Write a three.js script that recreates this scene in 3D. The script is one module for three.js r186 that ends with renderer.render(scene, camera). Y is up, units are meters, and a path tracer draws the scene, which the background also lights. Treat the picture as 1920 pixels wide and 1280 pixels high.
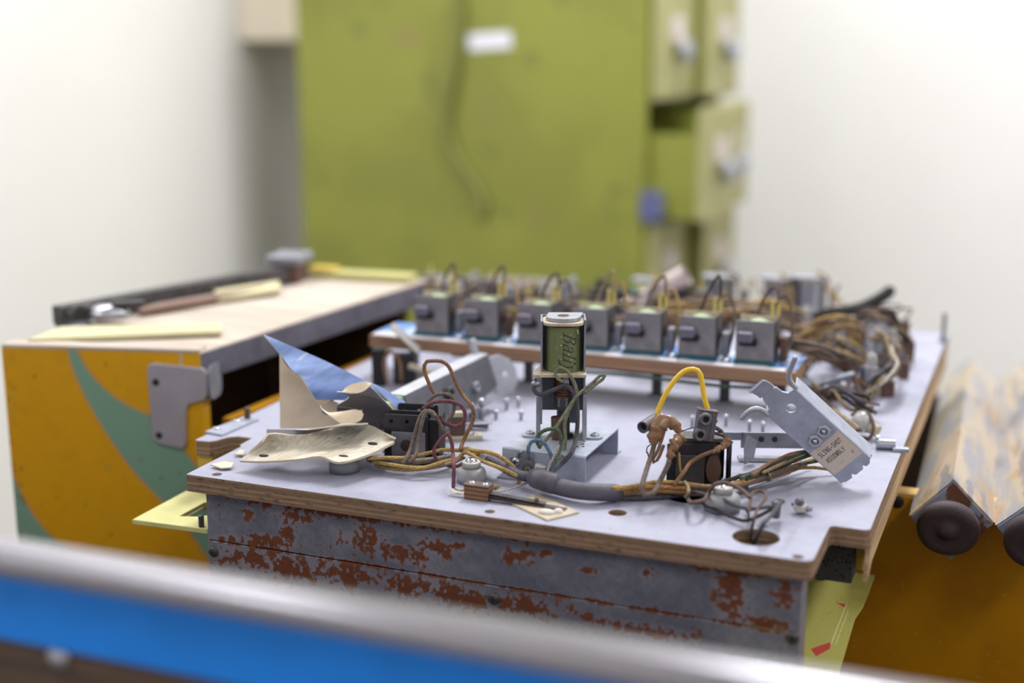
import * as THREE from 'three';
import { RoundedBoxGeometry } from 'three/addons/geometries/RoundedBoxGeometry.js';
import { mergeGeometries } from 'three/addons/utils/BufferGeometryUtils.js';
import { RectAreaLightUniformsLib } from 'three/addons/lights/RectAreaLightUniformsLib.js';

// world: y = 0 is the top of the upturned board, x runs along its front edge, z towards the viewer; metres
const scene = new THREE.Scene();
scene.background = new THREE.Color(0x000000);
const camera = new THREE.PerspectiveCamera(28.466, 1.5, 0.02, 30);
camera.position.set(0.561, 0.305, 0.7676);
camera.rotation.set(-0.2213, 0.3825, 0, 'YXZ');
camera.focus = 0.955;
camera.userData.fStop = 2.3;
const renderer = new THREE.WebGLRenderer({ antialias: true });
renderer.toneMapping = THREE.LinearToneMapping;
renderer.toneMappingExposure = 1.2;
renderer.shadowMap.enabled = true;
RectAreaLightUniformsLib.init();

// ceiling lamps: [x, z, width, length, strength]
const CEIL = 1.75, FLOOR = -0.86;
const LAMPS = [[0.2, -1.45, 0.36, 1.2, 27], [-1.05, -0.9, 0.3, 1.2, 11], [1.7, -0.9, 0.3, 1.2, 12], [-0.95, 1.4, 0.3, 1.2, 7], [1.7, 1.4, 0.3, 1.2, 7]];
const LAMP_COLOR = new THREE.Color(0.985, 0.985, 1.0);

// ---------------------------------------------------------------- helpers
let seed = 7;
const rnd = () => { seed = (seed * 1664525 + 1013904223) >>> 0; return seed / 4294967296; };
const rr = (a, b) => a + (b - a) * rnd();
const pick = a => a[Math.floor(rnd() * a.length)];
const V = a => new THREE.Vector3(a[0], a[1], a[2]);
const used = new Map();
function numbered(n) { const k = used.get(n) || 0; used.set(n, k + 1); return k ? n + '_' + String(k).padStart(3, '0') : n; }
function mesh(name, geo, mat, parent) {
  const m = new THREE.Mesh(geo, mat); m.name = name; m.castShadow = true; m.receiveShadow = true;
  (parent || scene).add(m); return m;
}
function thing(name, label, category, pos = [0, 0, 0], turn = 0, group) {
  const g = new THREE.Group(); g.name = numbered(name); g.position.set(...pos); g.rotation.y = turn;
  g.userData = { label, category }; if (group) g.userData.group = group; scene.add(g); return g;
}
function tag(m, label, category, group) { m.name = numbered(m.name); m.userData = { label, category }; if (group) m.userData.group = group; return m; }
function structure(name, geo, mat) { const m = mesh(name, geo, mat); m.userData.kind = 'structure'; return m; }
function copyOf(root, label, group) { const c = root.clone(); c.name = numbered(root.name.replace(/_\d+$/, '')); c.userData = { ...root.userData, label }; if (group) c.userData.group = group; scene.add(c); return c; }
function metric(geo, s = 1) { // uv in metres from the dominant axis of each face
  const g = geo.index ? geo.toNonIndexed() : geo, p = g.attributes.position, uv = new Float32Array(p.count * 2);
  const a = new THREE.Vector3(), b = new THREE.Vector3(), c = new THREE.Vector3();
  for (let i = 0; i < p.count; i += 3) {
    a.fromBufferAttribute(p, i); b.fromBufferAttribute(p, i + 1); c.fromBufferAttribute(p, i + 2);
    const n = b.clone().sub(a).cross(c.clone().sub(a)), x = Math.abs(n.x), y = Math.abs(n.y), z = Math.abs(n.z);
    [a, b, c].forEach((q, k) => {
      const [u, v] = y >= x && y >= z ? [q.x, q.z] : x >= z ? [q.z, q.y] : [q.x, q.y];
      uv[(i + k) * 2] = u * s; uv[(i + k) * 2 + 1] = v * s;
    });
  }
  g.setAttribute('uv', new THREE.BufferAttribute(uv, 2)); return g;
}
const flat = g => (g.index ? g.toNonIndexed() : g);
function merge(list) { return mergeGeometries(list.map(g => { const f = flat(g); for (const k of Object.keys(f.attributes)) if (!['position', 'normal', 'uv'].includes(k)) f.deleteAttribute(k); f.clearGroups(); return f; })); }
const box = (w, h, d, x = 0, y = 0, z = 0, r = 0.0006) => metric(new RoundedBoxGeometry(w, h, d, 1, Math.min(r, w / 2.2, h / 2.2, d / 2.2)).translate(x, y, z));
function cyl(r0, r1, h, x = 0, y = 0, z = 0, n = 20) { return flat(new THREE.CylinderGeometry(r1, r0, h, n).translate(x, y + h / 2, z)); }
const lathe = (pts, n = 24) => flat(new THREE.LatheGeometry(pts.map(p => new THREE.Vector2(p[0], p[1])), n));
const torus = (R, r, n = 20) => flat(new THREE.TorusGeometry(R, r, 6, n));
function tube(pts, r, seg = 0, n = 7, closed = false, tension = 0.5) {
  const c = new THREE.CatmullRomCurve3(pts.map(V), closed, 'centripetal', tension), L = c.getLength();
  const s = seg || Math.max(6, Math.min(64, Math.round(L / 0.0035)));
  const g = new THREE.TubeGeometry(c, s, r, n, closed), uv = g.attributes.uv;
  for (let i = 0; i < uv.count; i++) uv.setXY(i, uv.getX(i) * L, uv.getY(i) * r * 6.283);
  if (closed) return flat(g);
  const out = [flat(g)];
  for (const t of [0, 1]) out.push(flat(new THREE.SphereGeometry(r, n, 4).translate(...c.getPoint(t).toArray())));
  return merge(out);
}
function prism(pts, depth, holes = [], bevel = 0) { // outline in x,y pushed along +z by depth; circular holes [x,y,r] or outlines
  const s = new THREE.Shape(pts.map(p => new THREE.Vector2(p[0], p[1])));
  for (const h of holes) {
    const q = new THREE.Path();
    if (typeof h[0] === 'number') q.absarc(h[0], h[1], h[2], 0, Math.PI * 2, true); else q.setFromPoints(h.map(p => new THREE.Vector2(p[0], p[1])));
    s.holes.push(q);
  }
  return new THREE.ExtrudeGeometry(s, { depth, curveSegments: 20, bevelEnabled: bevel > 0, bevelThickness: bevel, bevelSize: bevel, bevelOffset: -bevel, bevelSegments: 1 });
}
function roundRect(w, h, r, x0 = 0, y0 = 0, n = 4) { // centred outline
  const o = [];
  for (const [sx, sy, a] of [[1, 1, 0], [-1, 1, 90], [-1, -1, 180], [1, -1, 270]])
    for (let i = 0; i <= n; i++) { const t = (a + 90 * i / n) * Math.PI / 180; o.push([x0 + sx * (w / 2 - r) + r * Math.cos(t), y0 + sy * (h / 2 - r) + r * Math.sin(t)]); }
  return o;
}
function frame(o, ex, ez, g) { // orient a group: local x along ex, local z as near ez as it can be
  const x = ex.clone().normalize(), y = ez.clone().cross(x).normalize(), z = x.clone().cross(y);
  const m = new THREE.Matrix4().makeBasis(x, y, z); g.position.copy(o); g.quaternion.setFromRotationMatrix(m); return g;
}
// a thin sheet stretched between edge curves; every row is a polyline of equal length; two faces and a rim
function sheet(rows, th, across = 10, along = 12) {
  const cv = rows.map(r => new THREE.CatmullRomCurve3(r.map(V), false, 'centripetal')), grid = [];
  for (let j = 0; j <= across; j++) {
    const row = [];
    for (let i = 0; i <= along; i++) {
      const c = cv.map(k => k.getPoint(i / along));
      row.push(c.length === 2 ? c[0].clone().lerp(c[1], j / across) : new THREE.CatmullRomCurve3(c, false, 'centripetal').getPoint(j / across));
    }
    grid.push(row);
  }
  const N = grid.map((row, j) => row.map((p, i) => {
    const a = grid[Math.min(j + 1, across)][i].clone().sub(grid[Math.max(j - 1, 0)][i]), b = row[Math.min(i + 1, along)].clone().sub(row[Math.max(i - 1, 0)]);
    return a.cross(b).normalize();
  }));
  const mk = s => { const P = [], U = [], I = [];
    for (let j = 0; j <= across; j++) for (let i = 0; i <= along; i++) { const p = grid[j][i].clone().addScaledVector(N[j][i], s * th / 2); P.push(p.x, p.y, p.z); U.push(p.x + p.z * 0.5, p.y + p.z * 0.5); }
    const w = along + 1;
    for (let j = 0; j < across; j++) for (let i = 0; i < along; i++) { const a = j * w + i; s > 0 ? I.push(a, a + w, a + 1, a + 1, a + w, a + w + 1) : I.push(a, a + 1, a + w, a + 1, a + w + 1, a + w); }
    const g = new THREE.BufferGeometry(); g.setAttribute('position', new THREE.Float32BufferAttribute(P, 3)); g.setAttribute('uv', new THREE.Float32BufferAttribute(U, 2)); g.setIndex(I); g.computeVertexNormals(); return flat(g); };
  const rim = [], ring = [];
  for (let i = 0; i <= along; i++) ring.push([0, i]); for (let j = 1; j <= across; j++) ring.push([j, along]);
  for (let i = along - 1; i >= 0; i--) ring.push([across, i]); for (let j = across - 1; j >= 1; j--) ring.push([j, 0]);
  const at = ([j, i], s) => grid[j][i].clone().addScaledVector(N[j][i], s * th / 2).toArray();
  for (let k = 0; k < ring.length; k++) { const a = ring[k], b = ring[(k + 1) % ring.length]; rim.push(...at(a, 1), ...at(a, -1), ...at(b, 1), ...at(b, 1), ...at(a, -1), ...at(b, -1)); }
  const rg = new THREE.BufferGeometry(); rg.setAttribute('position', new THREE.Float32BufferAttribute(rim, 3)); rg.setAttribute('uv', new THREE.Float32BufferAttribute(new Float32Array(rim.length / 3 * 2), 2)); rg.computeVertexNormals();
  return [mk(1), mk(-1), rg];
}

// ---------------------------------------------------------------- textures and materials
const H = (x, y, s) => { let h = (x * 374761393 + y * 668265263 + s * 1442695041) | 0; h = Math.imul(h ^ (h >>> 13), 1274126177); return ((h ^ (h >>> 16)) >>> 0) / 4294967296; };
function noise(x, y, px, py, s) { // tileable value noise
  const xi = Math.floor(x), yi = Math.floor(y), fx = x - xi, fy = y - yi, u = fx * fx * (3 - 2 * fx), v = fy * fy * (3 - 2 * fy);
  const g = (a, b) => H(((a % px) + px) % px, ((b % py) + py) % py, s);
  return (g(xi, yi) * (1 - u) + g(xi + 1, yi) * u) * (1 - v) + (g(xi, yi + 1) * (1 - u) + g(xi + 1, yi + 1) * u) * v;
}
function fbm(u, v, fx, fy, s, o = 4) { let a = 0.5, t = 0, n = 0; for (let i = 0; i < o; i++) { t += a * noise(u * fx, v * fy, fx, fy, s + i); n += a; a *= 0.55; fx *= 2; fy *= 2; } return t / n; }
const clamp = (x, a = 0, b = 1) => Math.min(b, Math.max(a, x));
const step = (a, b, x) => { const t = clamp((x - a) / (b - a)); return t * t * (3 - 2 * t); };
const mix3 = (a, b, t) => [a[0] + (b[0] - a[0]) * t, a[1] + (b[1] - a[1]) * t, a[2] + (b[2] - a[2]) * t];
function texture(w, h, f, color = true, rep) {
  const d = new Uint8Array(w * h * 4);
  for (let y = 0; y < h; y++) for (let x = 0; x < w; x++) { const c = f((x + 0.5) / w, (y + 0.5) / h), k = (y * w + x) * 4; const q = typeof c === 'number' ? [c, c, c] : c; d[k] = clamp(q[0], 0, 255); d[k + 1] = clamp(q[1], 0, 255); d[k + 2] = clamp(q[2], 0, 255); d[k + 3] = 255; }
  const t = new THREE.DataTexture(d, w, h, THREE.RGBAFormat); t.magFilter = THREE.LinearFilter; t.minFilter = THREE.LinearMipmapLinearFilter; t.generateMipmaps = true;
  t.wrapS = t.wrapT = THREE.RepeatWrapping; if (color) t.colorSpace = THREE.SRGBColorSpace; if (rep) t.repeat.set(rep[0], rep[1]); t.needsUpdate = true; return t;
}
const std = (o) => new THREE.MeshStandardMaterial(o);
const phys = (o) => new THREE.MeshPhysicalMaterial(o);
const grain = (base, vary, fx, fy, s, rep, size = 256) => texture(size, size, (u, v) => { const n = (fbm(u, v, fx, fy, s, 5) - 0.5) * 2, q = (H(Math.floor(u * size), Math.floor(v * size), s) - 0.5) * 0.35; return base.map(c => c * (1 + vary * (n + q))); }, true, rep);
const bumpTex = texture(256, 256, (u, v) => 255 * fbm(u, v, 16, 16, 3, 4), false, [12, 12]);

const boardMap = texture(1024, 1024, (u, v) => { // dusty white paint: faint blotches and scattered dark specks
  const n = fbm(u, v, 7, 7, 11, 6), d = fbm(u, v, 60, 60, 31, 3), q = H(Math.floor(u * 512), Math.floor(v * 512), 5);
  let c = mix3([162, 163, 182], [147, 148, 167], step(0.45, 0.7, n)); c = c.map(k => k * (0.97 + 0.06 * d));
  if (q > 0.9984) c = [120, 108, 98]; return c;
}, true, [2.2, 2.2]);
const plyMap = texture(512, 128, (u, v) => { // seven plies on the cut edge
  const l = Math.floor(v * 7), f = v * 7 - l, g = fbm(u, v, 24, 90, 40 + l, 4), base = l % 2 ? [150, 124, 98] : [128, 103, 82];
  const k = 0.78 + 0.5 * g - (f < 0.1 ? 0.16 : 0), w = step(0.62, 0.8, fbm(u, v, 40, 8, 77, 3));
  return mix3(base.map(c => c * k), [66, 50, 40], w * 0.5);
}, true, [4, 1 / 0.0127]);
const woodTone = (a, b, s, rep) => texture(512, 256, (u, v) => { const g = fbm(u, v, 5, 60, s, 5), k = fbm(u, v, 3, 6, s + 9, 3); return mix3(a, b, step(0.3, 0.75, g)).map(c => c * (0.85 + 0.3 * k)); }, true, rep);

const M = {
  board: std({ map: boardMap, roughness: 0.62 }),
  ply: std({ map: plyMap, roughness: 0.85, bumpMap: plyMap, bumpScale: 0.0003 }),
  zinc: std({ map: grain([172, 175, 186], 0.1, 14, 14, 21, [10, 10]), metalness: 0.55, roughness: 0.42 }),
  zincDull: std({ map: grain([138, 140, 150], 0.16, 12, 12, 22, [10, 10]), metalness: 0.55, roughness: 0.5 }),
  zincFlat: std({ map: grain([166, 172, 188], 0.1, 18, 18, 23, [9, 9]), metalness: 0.3, roughness: 0.45 }),
  zincBright: std({ map: grain([206, 209, 218], 0.06, 14, 14, 35, [10, 10]), metalness: 0.3, roughness: 0.36 }),
  steelDark: std({ map: grain([84, 82, 84], 0.25, 12, 12, 24, [12, 12]), metalness: 0.5, roughness: 0.5 }),
  screw: std({ color: 0xb4b6c0, metalness: 0.85, roughness: 0.28 }),
  slot: std({ color: 0x2a2a2e, roughness: 0.8 }),
  black: std({ map: grain([40, 39, 46], 0.3, 20, 20, 25, [14, 14]), roughness: 0.42 }),
  blackMatt: std({ color: 0x1c1b1d, roughness: 0.8 }),
  tape: std({ map: grain([84, 80, 92], 0.16, 30, 8, 26, [20, 20]), roughness: 0.6, bumpMap: bumpTex, bumpScale: 0.0003 }),
  fiber: std({ map: grain([186, 174, 152], 0.12, 20, 20, 27, [14, 14]), roughness: 0.8 }),
  bake: std({ map: texture(64, 128, (u, v) => { const l = Math.floor(v * 8); return mix3([92, 62, 44], [146, 104, 72], (l % 2) * 0.7 + 0.3 * noise(u * 8, v * 16, 8, 16, 4)); }, true, [30, 1 / 0.012]), roughness: 0.6 }),
  brown: std({ map: grain([92, 66, 56], 0.2, 16, 16, 28, [14, 14]), roughness: 0.6 }),
  rustDisc: std({ map: grain([82, 60, 52], 0.4, 14, 14, 29, [20, 20]), metalness: 0.3, roughness: 0.7 }),
  copper: std({ color: 0x8a4e30, metalness: 0.6, roughness: 0.45 }),
  brass: std({ color: 0xb09a58, metalness: 0.6, roughness: 0.4 }),
  nylon: phys({ color: 0xc9c8c4, roughness: 0.35, transmission: 0.25, thickness: 0.004, ior: 1.5 }),
  glass: phys({ color: 0xffffff, roughness: 0.05, transmission: 1, thickness: 0.002, ior: 1.5 }),
  bulbGlass: phys({ color: 0xd8d8d6, roughness: 0.2, transmission: 0.55, thickness: 0, ior: 1.5 }),
  plugGrey: std({ map: grain([92, 88, 94], 0.12, 18, 18, 30, [20, 20]), roughness: 0.5 }),
  yellowPaint: std({ map: grain([198, 168, 70], 0.08, 10, 10, 33, [8, 8]), roughness: 0.6 }),
  tealStrip: std({ color: 0x1f5a66, roughness: 0.5 }),
  coilWrap: std({ map: grain([162, 184, 148], 0.08, 12, 12, 34, [20, 20]), roughness: 0.75 }),
  lug: std({ color: 0xd8c274, metalness: 0.3, roughness: 0.45 }),
  solder: std({ color: 0x8c8e96, metalness: 0.7, roughness: 0.4 }),
  dust: std({ color: 0xcfc9c2, roughness: 0.95 }),
};
const braidBump = texture(64, 64, (u, v) => { const a = (u * 8 + v * 4) % 1, b = (u * 8 - v * 4 + 8) % 1; return 255 * (0.5 + 0.25 * (Math.abs(a - 0.5) + Math.abs(b - 0.5)) * 2 - 0.25); }, false, [70, 180]);
const clothCache = {};
function cloth(r, g, b) { // braided cotton sleeve
  const k = [r, g, b].join(); if (clothCache[k]) return clothCache[k];
  return (clothCache[k] = std({ map: texture(64, 64, (u, v) => { const a = (u * 8 + v * 4) % 1, n = 0.8 + 0.35 * (a > 0.5 ? 1 : 0) * 0.4 + 0.3 * (noise(u * 12, v * 12, 12, 12, r) - 0.5); return [r * n, g * n, b * n]; }, true, [60, 120]), roughness: 0.95, bumpMap: braidBump, bumpScale: 0.0002 }));
}
const C = { amber: cloth(190, 158, 98), orange: cloth(190, 138, 84), rust: cloth(152, 114, 86), maroon: cloth(122, 76, 84), taupe: cloth(122, 108, 98), olive: cloth(132, 132, 108), slate: cloth(92, 90, 98), blue: cloth(98, 124, 152), tan: cloth(164, 142, 112), dark: cloth(66, 58, 58), green: cloth(86, 104, 86), pale: cloth(190, 184, 170), brown: cloth(114, 92, 84) };
function wire(name, mat, r, pts, parent) { return mesh(name, tube(pts, r), mat, parent); }
// small hardware, as part geometries standing at the origin with +y up
const panHead = (r, h) => lathe([[0.0001, h], [r * 0.45, h * 0.95], [r * 0.8, h * 0.65], [r, h * 0.15], [r, 0], [0.0001, 0]].reverse(), 18);
function screwOn(parent, at, r, up = [0, 1, 0], mat = M.screw, name = 'screw') { // head with a crossed slot
  const g = new THREE.Group(); g.name = name; parent.add(g); g.position.set(...at); g.quaternion.setFromUnitVectors(new THREE.Vector3(0, 1, 0), V(up).normalize());
  mesh('head', panHead(r, r * 0.6), mat, g);
  mesh('slot', merge([box(r * 1.1, r * 0.3, r * 0.22, 0, r * 0.46, 0, 0.00005), box(r * 0.22, r * 0.3, r * 1.1, 0, r * 0.46, 0, 0.00005)]), M.slot, g);
  return g;
}
const hexNut = (r, h) => metric(prism([0, 1, 2, 3, 4, 5].map(i => [r * Math.cos(i * Math.PI / 3), r * Math.sin(i * Math.PI / 3)]), h, [[0, 0, r * 0.45]], r * 0.08));

// ---------------------------------------------------------------- the room
{
  const paint = (c, s) => std({ map: grain(c, 0.012, 6, 6, s, [0.7, 0.7], 256), roughness: 0.92 });
  const white = paint([238, 237, 236], 51);
  const X0 = -1.36, X1 = 2.3, Z0 = -2.75, Z1 = 2.4, T = 0.1;
  const slab = (x0, x1, y0, y1, z0, z1) => metric(new THREE.BoxGeometry(x1 - x0, y1 - y0, z1 - z0).translate((x0 + x1) / 2, (y0 + y1) / 2, (z0 + z1) / 2));
  structure('wall_left', slab(X0 - T, X0, FLOOR, CEIL, Z0 - T, Z1 + T), white);
  structure('wall_right', slab(X1, X1 + T, FLOOR, CEIL, Z0 - T, Z1 + T), white);
  structure('wall_back', slab(X0, X1, FLOOR, CEIL, Z0 - T, Z0), white);
  structure('wall_front', slab(X0, X1, FLOOR, CEIL, Z1, Z1 + T), white);
  structure('floor', slab(X0 - T, X1 + T, FLOOR - T, FLOOR, Z0 - T, Z1 + T), std({ map: grain([128, 120, 112], 0.1, 10, 10, 52, [1, 1]), roughness: 0.6 }));
  structure('ceiling', slab(X0 - T, X1 + T, CEIL, CEIL + T, Z0 - T, Z1 + T), paint([238, 236, 232], 53));
  const where = ['above the coil units', 'along the left wall', 'along the right wall', 'behind the viewer on the left', 'behind the viewer on the right'];
  LAMPS.forEach(([x, z, w, l, k], i) => {
    const t = thing('ceiling_lamp', 'white ceiling lamp panel ' + where[i], 'lamp', [x, CEIL, z], 0, 'ceiling lamp panels');
    mesh('housing', box(w + 0.04, 0.03, l + 0.04, 0, -0.016, 0, 0.004), std({ color: 0xe8e8e8, roughness: 0.5 }), t);
    mesh('diffuser', box(w, 0.004, l, 0, -0.033, 0, 0.001), std({ color: 0xffffff, emissive: LAMP_COLOR, emissiveIntensity: 3, roughness: 0.6 }), t);
    const a = new THREE.RectAreaLight(LAMP_COLOR, k, w, l); a.position.set(x, CEIL - 0.037, z); a.rotation.x = -Math.PI / 2; scene.add(a); a.name = 'lamp_light';
  });
}
// cream cupboard on the left wall behind the green cabinet
{
  const t = thing('wall_cupboard', 'cream wall cupboard high on the left wall behind the green cabinet', 'cupboard', [-1.36, 0.3, -2.46]);
  const m = std({ map: grain([224, 214, 194], 0.03, 6, 6, 54, [2, 2]), roughness: 0.7 });
  mesh('body', box(0.2, 0.6, 0.56, 0.101, 0.3, 0, 0.004), m, t);
  for (const k of [-1, 1]) { const d = mesh('door', box(0.016, 0.58, 0.27, 0.21, 0.3, k * 0.139, 0.003), m, t); mesh('knob', lathe([[0.001, 0], [0.008, 0], [0.006, 0.01], [0.013, 0.018], [0.001, 0.025]]).rotateZ(-Math.PI / 2).translate(0.218, 0.12, k * 0.05), M.zincDull, d); }
}

// ---------------------------------------------------------------- green drawer cabinet at the back
{
  const t = thing('drawer_cabinet', 'tall green cabinet with pulled out drawers at the back', 'cabinet', [-0.22, 0, -1.9], -0.15);
  const green = std({ roughness: 0.5, map: texture(512, 512, (u, v) => {
    const n = fbm(u, v, 4, 4, 61, 5), d = fbm(u, v, 9, 9, 71, 4); let c = mix3([136, 141, 56], [126, 130, 52], step(0.35, 0.7, n));
    c = mix3(c, [136, 124, 76], 0.75 * step(0.6, 0.78, d) * step(0.45, 0.75, fbm(u, v, 3, 3, 81, 3))); return mix3(c, [108, 112, 50], 0.5 * step(0.7, 0.8, fbm(u, v, 14, 14, 91, 3)));
  }, true, [1.1, 1.1]) });
  const pale = std({ map: grain([160, 158, 108], 0.06, 6, 6, 62, [3, 3]), roughness: 0.55 });
  const W = 0.9, D = 0.40, top = 0.98, base = FLOOR; // side panel W wide faces the viewer, the drawer face is D wide on its right
  const row = 0.242, y0 = 0.178;
  mesh('side_panel', box(W, top - base, 0.014, -W / 2, (top + base) / 2, -0.007, 0.002), green, t);
  mesh('rear_side_panel', box(W, top - base, 0.014, -W / 2, (top + base) / 2, -D + 0.007, 0.002), green, t);
  mesh('back_panel', box(0.012, top - base, D - 0.03, -W + 0.006, (top + base) / 2, -D / 2, 0.002), green, t);
  mesh('top_panel', box(W, 0.016, D, -W / 2, top + 0.008, -D / 2, 0.002), green, t);
  for (let k = -4; k <= 4; k++) { const y = y0 + k * row; if (y > top || y < base + 0.01) continue; mesh('shelf', box(W - 0.02, 0.008, D - 0.03, -W / 2, y, -D / 2, 0.001), pale, t); }
  mesh('divider', box(W - 0.02, top - base - 0.02, 0.01, -W / 2, (top + base) / 2, -D / 2, 0.001), green, t);
  const pull = { '0,0': 0.004, '0,1': 0.03, '-1,0': 0.108, '-1,1': 0.06, '-2,0': 0.0, '-2,1': 0.035 };
  const cw = (D - 0.04) / 2;
  for (let r = -4; r <= 3; r++) for (let c = 0; c < 2; c++) {
    const yb = y0 + r * row + 0.006, h = Math.min(row - 0.014, top - yb - 0.005); if (yb < base + 0.02 || h < 0.1) continue;
    const s = pull[r + ',' + c] ?? 0.002, z = c ? -D * 0.75 + 0.002 : -D * 0.25 - 0.002;
    const hh = r === -1 && c === 0 ? 0.17 : h - 0.02;
    const d = new THREE.Group(); d.name = 'drawer'; d.position.set(s, yb, z); t.add(d);
    mesh('tray', merge([box(0.5, 0.006, cw - 0.012, -0.25, 0.006, 0), box(0.5, hh, 0.006, -0.25, hh / 2 + 0.003, cw / 2 - 0.01), box(0.5, hh, 0.006, -0.25, hh / 2 + 0.003, -cw / 2 + 0.01), box(0.006, hh, cw - 0.014, -0.5, hh / 2, 0)]), green, d);
    mesh('drawer_front', box(0.016, h, cw, 0.008, h / 2, 0, 0.003), pale, d);
    mesh('label_holder', box(0.004, 0.05, 0.055, 0.018, h * 0.62, 0, 0.001), std({ color: 0xcfc4c2, roughness: 0.5 }), d);
    mesh('knob', lathe([[0.0005, 0], [0.012, 0], [0.01, 0.012], [0.026, 0.02], [0.024, 0.03], [0.0005, 0.036]], 20).rotateZ(-Math.PI / 2).translate(0.016, h * 0.42, 0), M.screw, d);
  }
  mesh('sticker', box(0.108, 0.034, 0.0008, 0, 0, 0, 0.0003).rotateZ(0.06).translate(-0.37, 0.3, 0.0006), std({ color: 0xe2e2ee, roughness: 0.6 }), t);
  const tagm = mesh('drawer_tag', box(0.05, 0.06, 0.003, 0.02, -0.03, 0.006, 0.001), std({ color: 0x5a5f8c, roughness: 0.6 }), t);
  const cord = mesh('hanging_cord', tube([[-0.44, 0.46, 0.012], [-0.438, 0.33, 0.01], [-0.452, 0.24, 0.01], [-0.475, 0.14, 0.01], [-0.465, 0.07, 0.01], [-0.41, 0.0, 0.01], [-0.382, -0.045, 0.011], [-0.38, -0.075, 0.012]], 0.009), std({ map: grain([112, 118, 58], 0.06, 8, 8, 63, [10, 10]), roughness: 0.8 }));
  t.add(cord);
}

// ---------------------------------------------------------------- workbench that carries the parts (mostly hidden)
{
  const t = thing('workbench', 'plain wooden workbench under the orange cabinets', 'table', [0.5, FLOOR, -0.48]);
  const w = std({ map: woodTone([150, 118, 84], [122, 92, 62], 64, [1, 3]), roughness: 0.7 });
  mesh('table_top', box(1.9, 0.03, 1.1, 0, 0.325, 0, 0.003), w, t);
  for (const [x, z] of [[-0.88, -0.48], [0.88, -0.48], [-0.88, 0.48], [0.88, 0.48]]) mesh('leg', box(0.06, 0.31, 0.06, x, 0.155, z, 0.003), w, t);
}
const BENCH = FLOOR + 0.34;

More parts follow.
